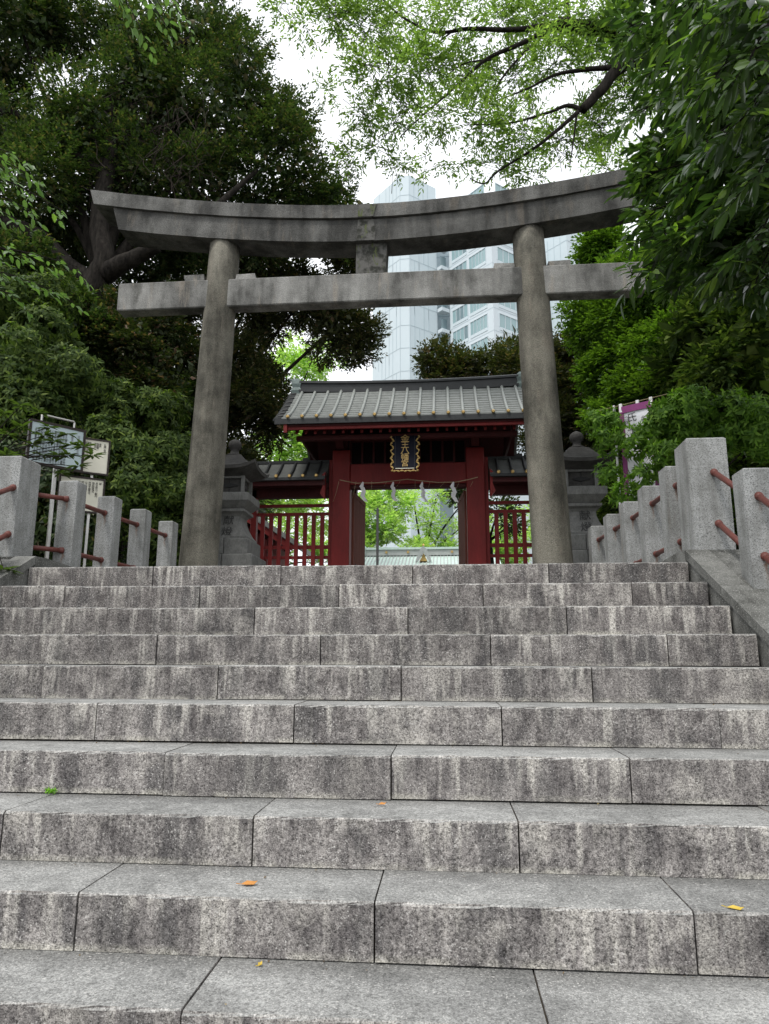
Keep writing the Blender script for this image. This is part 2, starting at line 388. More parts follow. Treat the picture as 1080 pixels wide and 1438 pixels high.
def tri_mesh(name, V, F, mat):
    me = bpy.data.meshes.new(name); nv, nf = len(V), len(F)
    me.vertices.add(nv); me.vertices.foreach_set('co', np.ascontiguousarray(V, dtype=np.float32).ravel())
    me.loops.add(nf*3); me.loops.foreach_set('vertex_index', np.ascontiguousarray(F, dtype=np.int32).ravel())
    me.polygons.add(nf); me.polygons.foreach_set('loop_start', np.arange(0, nf*3, 3, dtype=np.int32))
    me.update(calc_edges=True); me.materials.append(mat); return me

def rand_dirs(n): return nrmz(rng.normal(size=(n, 3)))

def lumps_px(lst):
    """[(px, py, r_px, y)] -> [(centre, radius)]"""
    o = []
    for px, py, r, y in lst:
        c = at(px, py, y); D = float((c-CAM)@fw); o.append((c, r*D/F_PX))
    return o

def crown_points(lumps, n, sub=7, hollow=.55, squash=.85):
    """spray points in clumps spread over the lumps; returns points and outward directions"""
    C = np.array([c for c, r in lumps]); Rr = np.array([r for c, r in lumps])
    subs = []
    for c, r in zip(C, Rr):
        dd = rand_dirs(sub); rad = r*rng.uniform(.35, .92, sub)
        subs.append(np.c_[c+dd*rad[:, None]*np.array([1, 1, squash]), r*rng.uniform(.25, .5, sub), np.tile(c, (sub, 1))])
    S = np.vstack(subs)
    w = S[:, 3]**2; idx = rng.choice(len(S), n, p=w/w.sum())
    dd = rand_dirs(n); rad = S[idx, 3]*(hollow+(1-hollow)*rng.random(n)**.6)*rng.uniform(.85, 1.25, n)
    P = S[idx, :3]+dd*rad[:, None]*np.array([1, 1, squash])
    O = nrmz(dd*.6+nrmz(P-S[idx, 4:7])*.6+rand_dirs(n)*.35)
    return P, O

def spray_leaves(P, O, per, twig, L, W, mode='alt', droop=0.0, upn=.7):
    """leaves set along (alt) or around (rosette) short twigs"""
    n = len(P); A = nrmz(O+np.array([0, 0, .15-droop]))
    e1 = nrmz(np.cross(A, rand_dirs(n))); e2 = np.cross(A, e1)
    ps, ds, ns = [], [], []
    for k in range(per):
        t = (k+.5)/per
        if mode == 'alt':
            sgn = 1 if k % 2 else -1
            side = nrmz(np.cross(A, np.array([0, 0, 1.0]))+1e-4)
            d = A*.65+side*sgn*(.85-.5*t)+rand_dirs(n)*.22-np.array([0, 0, droop*.6])
            p = P+A*twig*t
            nn = np.array([0, 0, 1.0])*upn+rand_dirs(n)*.5
        else:
            ph = 2*math.pi*(k*.382)+rng.random(n)*.5
            d = A*(.25+.35*(k % 2))+e1*np.cos(ph)[:, None]+e2*np.sin(ph)[:, None]+rand_dirs(n)*.15
            p = P+A*twig*(.6+.4*t)
            nn = A+rand_dirs(n)*.3
        ps.append(p+rng.normal(size=(n, 3))*twig*.05); ds.append(d); ns.append(nn)
    p = np.vstack(ps); d = np.vstack(ds); nn = np.vstack(ns); N = len(p)
    return p, d, nn, L*rng.uniform(.7, 1.2, N), W*rng.uniform(.75, 1.15, N)

def twigs_mesh(mb, P, O, length, r, k):
    idx = rng.choice(len(P), min(k, len(P)), replace=False)
    for i in idx:
        a = P[i]-O[i]*length*.9; b = P[i]+O[i]*length*.3
        m_ = (a+b)/2+rng.normal(size=3)*length*.06
        mb.tube([a, m_, b], [r, r*.7, r*.35], n=3, cap=False)

def limb(mb, pts, r0_, r1_, n=8, wob=.03):
    """a smooth tapering limb through the given points"""
    pts = [Vector(p) for p in pts]; out_ = []
    for i in range(len(pts)-1):
        p0, p1, p2, p3 = pts[max(i-1, 0)], pts[i], pts[i+1], pts[min(i+2, len(pts)-1)]
        for s_ in range(4):
            t = s_/4
            q = .5*((2*p1)+(-p0+p2)*t+(2*p0-5*p1+4*p2-p3)*t*t+(-p0+3*p1-3*p2+p3)*t**3)
            out_.append(q+Vector(rng.normal(size=3))*wob*(r0_ if i or s_ else 0))
    out_.append(pts[-1]); k = len(out_)
    mb.tube(out_, [r0_+(r1_-r0_)*(i/(k-1))**.8 for i in range(k)], n=n); return mb

def ground_z(x, y):
    base = np.clip(.5153*y, -1.12, 1.36)
    dx = np.maximum(np.maximum(-5.2-x, x-.75), 0)
    bank = np.clip(dx*.45, 0, 1.6)*np.clip((y+4)/6, 0, 1)*np.clip((40-y)/20, 0, 1)
    ins = (x > -4.95) & (x < .52)
    return np.where(ins & (y < 3.3), np.where(y > -2.3, base-.55, -1.125), np.where((x > -6.6) & (x < 2.2) & (y >= 3.3) & (y < 26), 1.30, np.maximum(base-.10, -1.2)+bank))

def tree(name, lumps, n, leafmat, per=8, twig=.22, L=.09, W=.04, mode='alt', shape='q', sub=7, trunk=None, bark=None, inner=0, innerL=.3, label=None, cat='tree', group=None, droop=0.0, hollow=.55, twigs=0, limbs=None, squash=.85, tr=.16, cull=None, gen=True, fork=None):
    """trunk and limbs down to the ground, a crown of sprays round the lumps"""
    C = np.array([c for c, r in lumps]); cc = C.mean(0)
    if trunk is None: trunk = (cc[0], cc[1]+.3)
    gz = float(ground_z(np.array(trunk[0]), np.array(trunk[1])))
    root = empty(name, (trunk[0], trunk[1], gz)); tag(root, label, cat, group); off = np.array([trunk[0], trunk[1], gz])
    mb = MB()
    zt = C[:, 2].max()
    if fork is None: fork = np.array([trunk[0]*.7+cc[0]*.3, trunk[1]*.7+cc[1]*.3, gz+(C[:, 2].min()-gz)*.75+.25*(cc[2]-gz)*.4])
    limb(mb, [(0, 0, -.15), (fork-off)*np.array([.3, .3, .5]), fork-off], tr, tr*.62)
    order = np.argsort(-np.array([r for c, r in lumps]))[:8]
    for i in (order if gen else []):
        c = lumps[i][0]; m_ = (fork*.55+c*.45)+np.array([0, 0, .12*np.linalg.norm(c-fork)])*rng.uniform(-.3, 1)
        limb(mb, [fork-off, m_-off, c-off], tr*.45, tr*.08, n=6)
    if limbs:
        for pts, a, b in limbs: limb(mb, [np.array(q)-off for q in pts], a, b, n=8)
    P, O = crown_points(lumps, n, sub=sub, hollow=hollow, squash=squash)
    if cull is not None:
        k_ = cull(P); P = P[k_]; O = O[k_]
    if twigs: twigs_mesh(mb, P-off, O, twig*1.6, .004*(twig/.2), twigs)
    mb.build('trunk', bark or M_BARK, root, smooth=True)
    V, F = leaf_arrays(*spray_leaves(P-off, O, per, twig, L, W, mode, droop), shape)
    if inner:
        k = len(C); idx = rng.choice(k, inner, p=(np.array([r for c, r in lumps])**2)/sum(r**2 for c, r in lumps))
        rr = np.array([r for c, r in lumps])[idx]
        Pi = C[idx]+rand_dirs(inner)*(rr*rng.random(inner)**.4*.72)[:, None]
        V2, F2 = leaf_arrays(Pi-off, rand_dirs(inner), rand_dirs(inner), innerL*rng.uniform(.7, 1.2, inner), innerL*.6*rng.uniform(.7, 1.2, inner), 'q')
        F = np.vstack([F, F2+len(V)]); V = np.vstack([V, V2])
    cr_ = link('crown', tri_mesh('crown', V, F, leafmat), root); cr_['kind'] = 'stuff'
    return root

def leafy_branches(root, off, branches, leafmat, L, W, spacing, twiglen, indiv, droop=.25, bark=None, r=.012):
    """branches as polylines; side twigs with alternate leaves; the first leaves are single objects sharing one mesh"""
    mb = MB(); ps, ds, ns = [], [], []
    for pts, side_n in branches:
        pts = [np.array(p, float) for p in pts]
        limb(mb, [p-off for p in pts], r, r*.35, n=6, wob=.1)
        seg = np.array(pts); ln = np.linalg.norm(np.diff(seg, axis=0), axis=1); tot = ln.sum(); cum = np.r_[0, np.cumsum(ln)]
        def on(t):
            s_ = t*tot; i = min(np.searchsorted(cum, s_, side='right')-1, len(ln)-1); u = (s_-cum[i])/ln[i]
            return seg[i]*(1-u)+seg[i+1]*u, (seg[i+1]-seg[i])/ln[i]
        for j in range(side_n):
            t = .15+.85*(j+.5)/side_n; p, d = on(t)
            side = np.cross(d, [0, 0, 1.0]); side /= np.linalg.norm(side)+1e-6
            a = d*.7+side*(1 if j % 2 else -1)*rng.uniform(.4, 1.0)+np.array([0, 0, rng.uniform(-.5, .35)-droop]); a /= np.linalg.norm(a)
            tl = twiglen*rng.uniform(.6, 1.2); q = p+a*tl+np.array([0, 0, -droop*tl*.3])
            mb.tube([p-off, (p+q)/2-off+np.array([0, 0, .04*tl]), q-off], [r*.35, r*.25, r*.12], n=4, cap=False)
            k = max(3, int(tl/spacing))
            s2 = np.cross(a, [0, 0, 1.0]); s2 /= np.linalg.norm(s2)+1e-6
            for m_ in range(k):
                u = (m_+1)/k; b = p+(q-p)*u; sg = 1 if m_ % 2 else -1
                dd = a*.6+s2*sg*(.9-.6*u)+rng.normal(size=3)*.15+np.array([0, 0, -droop])
                if m_ == k-1: dd = a+rng.normal(size=3)*.1
                ps.append(b); ds.append(dd); ns.append(np.array([0, 0, 1.0])+rng.normal(size=3)*.35)
    mb.build('branches', bark or M_BARK, root, smooth=True, kind='stuff')
    ps, ds, ns = map(np.array, (ps, ds, ns)); N = len(ps)
    Ls = L*rng.uniform(.5, 1.25, N); Ws = W*rng.uniform(.8, 1.15, N)
    order = rng.permutation(N); k = min(indiv, N)
    if k:
        V, F = leaf_arrays(np.zeros((1, 3)), np.array([[1., 0, 0]]), np.array([[0, 0, 1.]]), np.array([1.]), np.array([W/L]), 'f')
        me = tri_mesh('leaf', V, F, leafmat)
        dn = nrmz(ds); sn = nrmz(np.cross(dn, ns)); nn = np.cross(sn, dn)
        for i in order[:k]:
            o = link('leaf', me, root)
            Mx = Matrix(((dn[i][0], -sn[i][0], nn[i][0]), (dn[i][1], -sn[i][1], nn[i][1]), (dn[i][2], -sn[i][2], nn[i][2]))).to_4x4()
            o.matrix_basis = Matrix.Translation(Vector(ps[i]-off)) @ Mx @ Matrix.Diagonal((Ls[i], Ws[i]*L/W, Ls[i], 1))
    if N > k:
        i = order[k:]; V, F = leaf_arrays(ps[i]-off, ds[i], ns[i], Ls[i], Ws[i], 'f')
        c = link('leaves', tri_mesh('leaves', V, F, leafmat), root); c['kind'] = 'stuff'
    return N

def text(body, size, mat, parent, loc, rot=(R(90), 0, 0), extrude=.002, name='lettering', align='CENTER', sx=1.0, top=False, space=.86):
    cu = bpy.data.curves.new(name, 'FONT'); cu.body = body; cu.size = size; cu.extrude = extrude
    cu.align_x = align; cu.align_y = 'CENTER'; cu.space_line = space; cu.resolution_u = 2
    cu.materials.append(mat); o = bpy.data.objects.new(name, cu); col.objects.link(o)
    if top: cu.align_y = 'TOP'
    bpy.context.view_layer.update()
    me = bpy.data.meshes.new_from_object(o.evaluated_get(bpy.context.evaluated_depsgraph_get())); me.name = name
    bpy.data.objects.remove(o); o = bpy.data.objects.new(name, me); col.objects.link(o)
    o.parent = parent; o.location = loc; o.rotation_euler = rot; o.scale = (sx, 1, 1); return o

# ------------------------------------------------------------------ ground
xs = np.unique(np.r_[-400, -150, -60, -30, np.arange(-20, -7, 1.0), np.arange(-7, 3, .2), np.arange(3, 12, 1.0), 30, 60, 150, 400]).round(4)
ys = np.unique(np.r_[-60, -20, -8, np.arange(-5, 8, .25), np.arange(8, 30, 1.0), 45, 70, 150, 500]).round(4)
X, Y = np.meshgrid(xs, ys); Z = ground_z(X, Y)
Z = Z+np.where((X < -6) | (X > 1.6), np.sin(X*2.1+Y)*np.cos(Y*1.7)*.05, 0)
nx, ny = len(xs), len(ys); I = np.arange(nx*ny).reshape(ny, nx)
F = np.stack([I[:-1, :-1], I[:-1, 1:], I[1:, 1:], I[1:, :-1]], -1).reshape(-1, 4)
me = bpy.data.meshes.new('ground'); me.from_pydata(np.c_[X.ravel(), Y.ravel(), Z.ravel()].tolist(), [], F.tolist())
me.materials.append(M_SOIL); g_ = link('ground', me); g_['kind'] = 'structure'; me.shade_smooth()
# pavement at the foot of the stairs and the paved court at the top
o = MB().box(-8, 4, -14, -2.48, -1.16, -1.115).build('pavement', M_PAVE); o['kind'] = 'structure'
o = MB().box(-6.4, 2.0, 3.155, 26, 1.2, 1.425).build('paved_court', M_PAVE); o['kind'] = 'structure'

# ------------------------------------------------------------------ stairs
TR, RI = .3105, .16
stairs = empty('stone_stairs', (-2.2, 0, 0)); stairs['kind'] = 'structure'
def block_mesh(x0, x1):
    b = MB(); yb = TR+.06
    c = .004
    prof = [(0.0, -RI+.004), (0.0, -.008), (.0015, -.003), (c+.001, 0.0), (yb, 0.0), (yb, -RI+.004)]
    nseg = max(2, int((x1-x0)/.035)); chip = [random.choice((0, 0, 0, 0, 0, 0, 0, .002, .005)) if random.random() < .6 else 0 for _ in range(nseg+1)]; chip[0] = .003; chip[-1] = .002; v = []; n = len(prof)
    for i in range(nseg+1):
        x = x0+(x1-x0)*i/nseg
        for k, (y, z) in enumerate(prof):
            jy = random.uniform(-.002, .002) if k in (1, 2, 3) else 0
            if k in (2, 3): jy += chip[i]; 
            v.append((x, y+jy, z-(abs(jy)*.7 if k in (1, 2) else 0)))
    f = [tuple(range(n)), tuple(nseg*n+k for k in range(n-1, -1, -1))]
    for i in range(nseg):
        for k in range(n): f.append((i*n+k, (i+1)*n+k, (i+1)*n+(k+1) % n, i*n+(k+1) % n))
    b.add(v, f); return b
for k in range(-7, 10):
    y = k*TR; z = k*RI
    off_ = .44 if k % 2 == 0 else 0.0
    joints = [-4.405]+[j for j in [-4.4+off_+.88*i for i in range(0, 6)] if -4.38 < j < -.02]+[-.004]
    for a, b in zip(joints[:-1], joints[1:]):
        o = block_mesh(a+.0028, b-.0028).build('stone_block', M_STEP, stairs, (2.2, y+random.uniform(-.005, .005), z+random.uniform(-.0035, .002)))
        o.rotation_euler = (random.uniform(-.002, .002), random.uniform(-.0009, .0009), random.uniform(-.0008, .0008))
# dark packed bed below the blocks, seen only in the joints
bed = [(-2.5, -1.4), (-2.10, -1.4), ]
pts = []
for k in range(-7, 10): pts += [(k*TR+.03, (k-1)*RI-.012), (k*TR+.03, k*RI-.012)]
pts += [(3.15, 9*RI-.012), (3.15, -1.4), (-2.1, -1.4)]
MB().prism(pts, 'x', -4.40+2.2, -.01+2.2).build('mortar_bed', M_SOIL, stairs)

# ------------------------------------------------------------------ side walls with capstones and fence posts
def side_wall(sgn, label):
    """sgn +1: right wall, its inner face at x = 0.02; -1: its mirror image about x = -2.2"""
    w = empty('stair_side_wall', (.25 if sgn > 0 else -4.65, 0, 0)); tag(w, label, 'side wall', 'side walls of the stairs')
    ox = w.location[0]
    def mx(x): return x-ox if sgn > 0 else (-4.4-x)-ox
    def zc(y): return .5153*y+.055
    kw = 0
    cuts = [-2.6, -1.95, -1.3, -.65, 0.0, .62, 1.22, 1.80, 2.30, 2.86]
    # wall blocks under the caps, face set back from the cap edge
    for a, b in zip(cuts[:-1], cuts[1:]):
        x0, x1 = sorted((mx(.012), mx(.46)))
        m_ = MB(); m_.prism([(a+.002, zc(a)-.75), (b-.002, zc(b)-.75), (b-.002, zc(b)-.062), (a+.002, zc(a)-.062)], 'x', x0, x1)
        m_.build('wall_stone', M_CAP, w)
        for (xa, xb, dz, sh) in ((.003, .155, 0, .0), (.173, .50, -.020, .22)):
            a2, b2 = a+sh, b+sh
            if b2 > 2.86: b2 = 2.86
            if a2 > 2.8: continue
            x0, x1 = sorted((mx(xa), mx(xb)))
            m_ = MB(); m_.prism([(a2+.002, zc(a2)-.06+dz), (b2-.002, zc(b2)-.06+dz), (b2-.002, zc(b2)+dz), (a2+.002, zc(a2)+dz)], 'x', x0, x1)
            m_.build('cap_stone', M_CAP, w)
    # kerb on the court
    x0, x1 = sorted((mx(.003), mx(.50)))
    m_ = MB(); m_.prism([(2.864, 1.0), (3.60, 1.0), (3.60, 1.505), (3.0, 1.532), (2.864, 1.528)], 'x', x0, x1); m_.build('cap_stone', M_CAP, w)
    m_ = MB(); m_.prism([(3.604, 1.2), (5.62, 1.2), (5.62, 1.50), (3.604, 1.505)], 'x', *sorted((mx(.02), mx(.42)))); m_.build('kerb_stone', M_CAP, w)
    return w
side_wall(1, 'sloping dark stone wall with capstones along the right side of the stairs')
side_wall(-1, 'sloping dark stone wall with capstones along the left side of the stairs')

def post_mesh(w, h, tw=None):
    b = MB(); c = .012; t = .02 if w < .2 else .035
    b.sqloft([(w/2, -.12), (w/2, h-t), (w/2-c, h-t+.010), (.004, h)])
    return b
POSTW, BIGW = .152, .262
small = post_mesh(POSTW, .74).build('granite_post', M_POST); small_me = small.data; bpy.data.objects.remove(small)
big = post_mesh(BIGW, .80).build('granite_post', M_BIGPOST); big_me = big.data; bpy.data.objects.remove(big)
bev = None
def add_post(me, x, y, z, label, rz=0.0):
    o = link('granite_post', me); o.location = (x, y, z); o.rotation_euler = (random.uniform(-.006, .006), random.uniform(-.006, .006), rz+random.uniform(-.02, .02))
    tag(o, label, 'fence post', 'granite fence posts beside the stairs'); return o
YR = [3.455, 4.075, 4.69, 5.27, 5.925]; YL = [3.545, 4.125, 4.69, 5.315]
ordn = ['first', 'second', 'third', 'fourth', 'fifth']
XR, XL = .150, -4.553
add_post(big_me, .228, 3.07, 1.535, 'tallest granite post on the right, at the top corner of the stairs')
add_post(big_me, -4.81, 3.14, 1.535, 'thick granite post on the left, at the top corner of the stairs')
XRS = [XR, XR, XR-.005, XR-.03, XR-.055]; XLS = [-4.553, -4.52, -4.475, -4.445]
for i, y in enumerate(YR): add_post(small_me, XRS[i], y, 1.50, '%s granite post behind the tall corner post on the right%s' % (ordn[i], ', nearest the torii leg' if i == 4 else ''))
for i, y in enumerate(YL): add_post(small_me, XLS[i], y, 1.50, '%s granite post behind the thick corner post on the left%s' % (ordn[i], ', next to the torii leg' if i == 3 else ''))
SLY = [2.385, 1.73, 1.08, .43, -.22, -.87]
for i, y in enumerate(SLY):
    z = .5153*(y-.08)+.04
    a = add_post(small_me, .268, y, z, ('granite post on the right sloping wall, %s below the corner post' % (ordn+['sixth'])[i])); a.scale = (1.05, 1.05, .96)
    a = add_post(small_me, -4.70, y+.1, z+.05, ('granite post on the left sloping wall, %s below the corner post' % (ordn+['sixth'])[i])); a.scale = (1.05, 1.05, .96)

def rail(p0, p1, label):
    p0, p1 = Vector(p0), Vector(p1); c = (p0+p1)/2
    e = empty('fence_rail', c); tag(e, label, 'rail', 'rust red pipe rails between the posts')
    MB().tube([p0-c, p1-c], .019, n=14).build('pipe', M_RAIL, e, smooth=True)
    d = (p1-p0).normalized()
    for q, s_ in ((p0, 1), (p1, -1)):
        MB().tube([q-c-d*s_*.004, q-c+d*s_*.004, q-c+d*s_*.022, q-c+d*s_*.032], [.0245, .0255, .0235, .0195], n=12).build('collar', M_RAIL, e, smooth=True)
for side, X0, bx, by, ys_ in (('right', XR-.012, .222, 3.07, YR), ('left', XL+.012, -4.81, 3.14, YL)):
    seq = [(bx, by, BIGW)]+[(x_, y, POSTW) for x_, y in zip(XRS if side == 'right' else XLS, ys_)]
    for i in range(len(seq)-1):
        (xa, ya, wa), (xb, yb, wb) = seq[i], seq[i+1]
        xa2 = xa if i else (.135 if side == 'right' else -4.735)
        for nm, z in (('upper', 2.075), ('lower', 1.66)):
            rail((xa2, ya+wa/2-.002, z), (xb, yb-wb/2+.002, z), '%s pipe rail in the %s gap of the %s fence from the corner post' % (nm, ordn[i], side))
    sg = [(by-BIGW/2, 1.535)]+[(y, .5153*(y-.08)+.04) for y in SLY]
    xx = .262 if side == 'right' else -4.72
    for i in range(4):
        ya = by-BIGW/2+.002 if i == 0 else SLY[i-1]+(0 if side == 'right' else .1)-POSTW/2
        yb = SLY[i]+(0 if side == 'right' else .1)+POSTW/2
        for nm, za0, zb0 in (('upper', .53, .55), ('lower', .18, .19)):
            za = (1.535 if i == 0 else .5153*(ya-.0)+.04)+za0; zb = .5153*yb+.04+zb0-.06
            rail((xx, ya, za), (xx, yb, zb), '%s sloping pipe rail in gap %s below the corner post of the %s fence' % (nm, ['one', 'two', 'three', 'four'][i], side))

# ------------------------------------------------------------------ torii
TX, TY, GZ = -2.36, 6.0, 1.425
torii = empty('stone_torii', (TX, TY, GZ)); tag(torii, 'large weathered grey stone torii gate with curved lintel at the top of the stairs', 'torii gate')
for s_ in (-1, 1):
    pts, rad = [], []
    for i in range(15):
        t = i/14; z = -.05+t*4.47
        pts.append((s_*(2.0-.14*t), 0, z)); rad.append(.219-.034*t+(.02*max(0, 1-t*14)))
    MB().tube(pts, rad, n=40).build('leg', M_TLEG, torii, smooth=True)
def dip(d):  return .05*(math.sqrt(d*d+1.2)-1.0954)+.0215*d*d
def beam(name, half_top, half_bot, ztop, zbot, y0, y1, mat, chunks, k=1.0, ytop0=None):
    for a, b in chunks:
        n = 14; v = []
        for i in range(n+1):
            u = a+(b-a)*i/n
            dt = u*half_top; db = u*half_bot
            zt_ = ztop+dip(dt)*k+random.uniform(-.003, .003); zb_ = zbot+dip(db)*k*.95+random.uniform(-.002, .002)
            v += [(db, y0, zb_), (dt, (ytop0 if ytop0 is not None else y0), zt_), (dt, y1, zt_), (db, y1, zb_)]
        f = [(0, 1, 2, 3), (4*n+3, 4*n+2, 4*n+1, 4*n)]
        for i in range(n):
            for q in range(4): f.append((4*i+q, 4*i+4+q, 4*i+4+(q+1) % 4, 4*i+(q+1) % 4))
        MB().add(v, f).build(name, mat, torii)
beam('kasagi', 3.56, 3.49, 6.185-GZ, 6.003-GZ, -.235, .235, M_TBEAM, [(-1, -.002), (.002, 1)], ytop0=-.22)
beam('shimaki', 3.25, 3.16, 5.994-GZ, 5.712-GZ, -.20, .17, M_TBEAM, [(-1, -.002), (.002, 1)])
MB().box(-3.13, 3.15, -.14, .055, 4.965-GZ, 5.325-GZ, b=.012).build('nuki', M_TNUKI, torii)
b = MB(); b.prism([(-.20, 5.327-GZ), (.155, 5.327-GZ), (.175, 5.735-GZ), (-.20, 5.735-GZ)], 'y', -.13, .13); b.build('centre_strut', M_MOSS, torii)
b = MB(); b.prism([(-.19, 5.72-GZ), (.03, 5.715-GZ), (.04, 5.80-GZ), (.015, 5.992-GZ), (-.17, 5.995-GZ)], 'y', -.204, -.19); b.prism([(-.17, 6.012-GZ), (.02, 6.008-GZ), (.05, 6.17-GZ), (-.16, 6.18-GZ)], 'y', -.2395, -.215); b.build('joint_patch', M_MOSS, torii)
for s_ in (-1, 1):
    for (a, b_) in ((-.44, -.20), (.20, .44)):
        MB().box(s_*1.875+a, s_*1.875+b_, -.10, .10, 5.327-GZ, 5.405-GZ, j=.012, b=0).build('wedge', M_TNUKI, torii)

# ------------------------------------------------------------------ stone lanterns
def lantern():
    r = empty('stone_lantern', (0, 0, 0))
    z0 = 0
    for i, (h, za, zb) in enumerate(((.47, 0.0, .50), (.40, .50, .72), (.33, .72, .93))):
        MB().box(-h, -.003, -h, h, za+.001, zb-.002, b=.012).build('base_stone', M_LANT, r)
        MB().box(.003, h, -h, h, za+.001, zb-.002, b=.012).build('base_stone', M_LANT, r)
    m_ = MB(); prof = []
    for t in np.linspace(0, 1, 9):
        prof.append((.285-.150*math.sin(t*math.pi/2)+(.07 if t > .93 else 0)*1, .93+.34*t))
    prof = [(.285, .93), (.285, .965), (.235, 1.03), (.195, 1.11), (.17, 1.19), (.165, 1.25), (.19, 1.285), (.235, 1.31), (.235, 1.345)]
    m_.sqloft(prof, m=2); m_.build('shaft', M_LANT, r)
    MB().sqloft([(.20, 1.347), (.30, 1.45), (.30, 1.545), (.285, 1.555)]).build('platform', M_LANT, r)
    for sx in (-1, 1):
        for sy in (-1, 1): MB().box(sx*.19-.022, sx*.19+.022, sy*.19-.022, sy*.19+.022, 1.557, 1.80).build('corner_post', M_LANT, r)
    fb = MB().box(-.165, .165, -.165, .165, 1.557, 1.80).build('fire_box', M_LANTD, r)
    for ang in range(4):
        ca, sa = math.cos(ang*math.pi/2), math.sin(ang*math.pi/2)
        m_ = MB()
        for (a, b_, c, d) in ((-.166, .166, 1.557, 1.582), (-.166, .166, 1.772, 1.80), ):
            q = MB().box(a, b_, -.196, -.168, c, d); q.v = [(x*ca-y*sa, x*sa+y*ca, z) for x, y, z in q.v]; m_.add(q.v, q.f)
        pts = [(-.12+.24*i/8, 1.677+.028*math.sin(math.pi*i/8)) for i in range(9)]+[(.12-.24*i/8, 1.677-.028*math.sin(math.pi*i/8)) for i in range(1, 8)]
        q = MB().prism(pts, 'y', -.181, -.166); q.v = [(x*ca-y*sa, x*sa+y*ca, z) for x, y, z in q.v]; m2 = MB().add(q.v, q.f); q = MB().box(-.006, .006, -.176, -.166, 1.582, 1.772); q.v = [(x*ca-y*sa, x*sa+y*ca, z) for x, y, z in q.v]; m2.add(q.v, q.f); m2.build('window_motif', M_BLACK, r)
        m_.build('window_frame', M_LANT, r)
    m_ = MB(); m_.sqloft([(.20, 1.802), (.30, 1.845), (.395, 1.86), (.405, 1.905), (.30, 1.945), (.20, 2.03), (.13, 2.11), (.09, 2.13)], m=8, lift=[0, .01, .075, .075, .02, 0, 0, 0]); m_.build('roof', M_LANTD, r)
    m_ = MB(); m_.lathe([(.09, 2.12), (.105, 2.135), (.10, 2.15), (.06, 2.165), (.055, 2.21), (.062, 2.225), (.085, 2.25), (.092, 2.29), (.082, 2.33), (.05, 2.355), (.012, 2.375)], n=20)
    m_.build('finial', M_LANTD, r, smooth=True)
    text('献\n燈', .15, M_INK, r, (.02, -.232, 1.105), rot=(R(70), 0, 0), extrude=.001, space=1.12)
    return r
l1 = lantern(); l1.location = (-4.43, 7.46, GZ); tag(l1, 'grey stone lantern half behind the left torii leg, carved with two characters', 'stone lantern', 'pair of stone lanterns')
l2 = copy_tree(l1); l2.location = (.222, 7.46, GZ); l2['label'] = 'grey stone lantern beside the right torii leg, next to the pink edged banner'
l1.rotation_euler[2] = .01; l2.rotation_euler[2] = -.015

# ------------------------------------------------------------------ shrine gate
GX, GY = -2.21, 11.0
gate = empty('shrine_gate', (GX, GY, GZ)); tag(gate, 'dark red wooden shrine gate with copper roof and open doors behind the torii', 'shrine gate')
def gp(m_, name, mat, parent=gate, **k):      # world-space geometry to a part of the gate
    m_.v = [(x-GX, y-GY, z-GZ) for x, y, z in m_.v]; return m_.build(name, mat, parent, **k)
for s_ in (-1, 1):
    xc = GX+s_*1.235
    gp(MB().box(xc-.165, xc+.165, 10.86, 11.20, 1.43, 4.62, b=.012), 'column', M_RED)
    gp(MB().box(xc+s_*.167, xc+s_*.235, 10.93, 11.12, 1.43, 4.45, b=.006), 'column_batten', M_RED)
    gp(MB().box(xc-.19, xc+.19, 10.84, 11.22, 1.425, 1.56, b=.012), 'column_base', M_LANT)
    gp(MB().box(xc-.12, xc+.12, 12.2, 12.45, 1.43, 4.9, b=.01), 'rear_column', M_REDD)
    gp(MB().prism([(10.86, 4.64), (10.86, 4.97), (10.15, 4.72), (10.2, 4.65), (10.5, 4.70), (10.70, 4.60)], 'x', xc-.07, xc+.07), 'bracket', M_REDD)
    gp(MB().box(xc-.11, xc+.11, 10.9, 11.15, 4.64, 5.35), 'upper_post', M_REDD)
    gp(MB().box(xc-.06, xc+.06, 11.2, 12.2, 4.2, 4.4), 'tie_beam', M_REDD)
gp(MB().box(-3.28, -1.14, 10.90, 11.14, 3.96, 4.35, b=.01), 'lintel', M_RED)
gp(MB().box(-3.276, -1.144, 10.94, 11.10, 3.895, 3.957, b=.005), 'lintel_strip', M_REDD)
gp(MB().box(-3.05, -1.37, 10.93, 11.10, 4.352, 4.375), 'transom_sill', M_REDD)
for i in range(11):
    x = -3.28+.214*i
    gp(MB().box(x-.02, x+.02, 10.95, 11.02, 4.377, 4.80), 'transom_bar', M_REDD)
gp(MB().box(-3.3, -1.12, 11.03, 11.06, 4.402, 5.50), 'transom_shade_panel', M_DARKIN)
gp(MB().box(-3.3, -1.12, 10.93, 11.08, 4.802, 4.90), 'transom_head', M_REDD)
# doors, swung inward
for s_ in (-1, 1):
    xh = GX+s_*1.062
    d = empty('door', (xh-GX, 11.22-GY, 0)); d.parent = gate
    w = .98; ang = s_*.11
    for i in range(4):
        MB().box(-.026, .026, .004+i*w/4, (i+1)*w/4-.004, .03, 2.46, j=.001).build('plank', M_WOOD, d)
    for z in (.03, 2.38):
        MB().box(-.034, .034, 0, w, z, z+.085).build('door_rail', M_WOOD, d)
    for z in (.95, 1.08):
        mm = MB().lathe([(.004, -.002), (.045, -.001), (.035, .012), (.008, .02)], n=6)
        mm.v = [(-s_*(.027+c), .16+a, z+b) for a, b, c in mm.v]; mm.build('door_stud', M_BLACK, d)
    d.rotation_euler[2] = ang
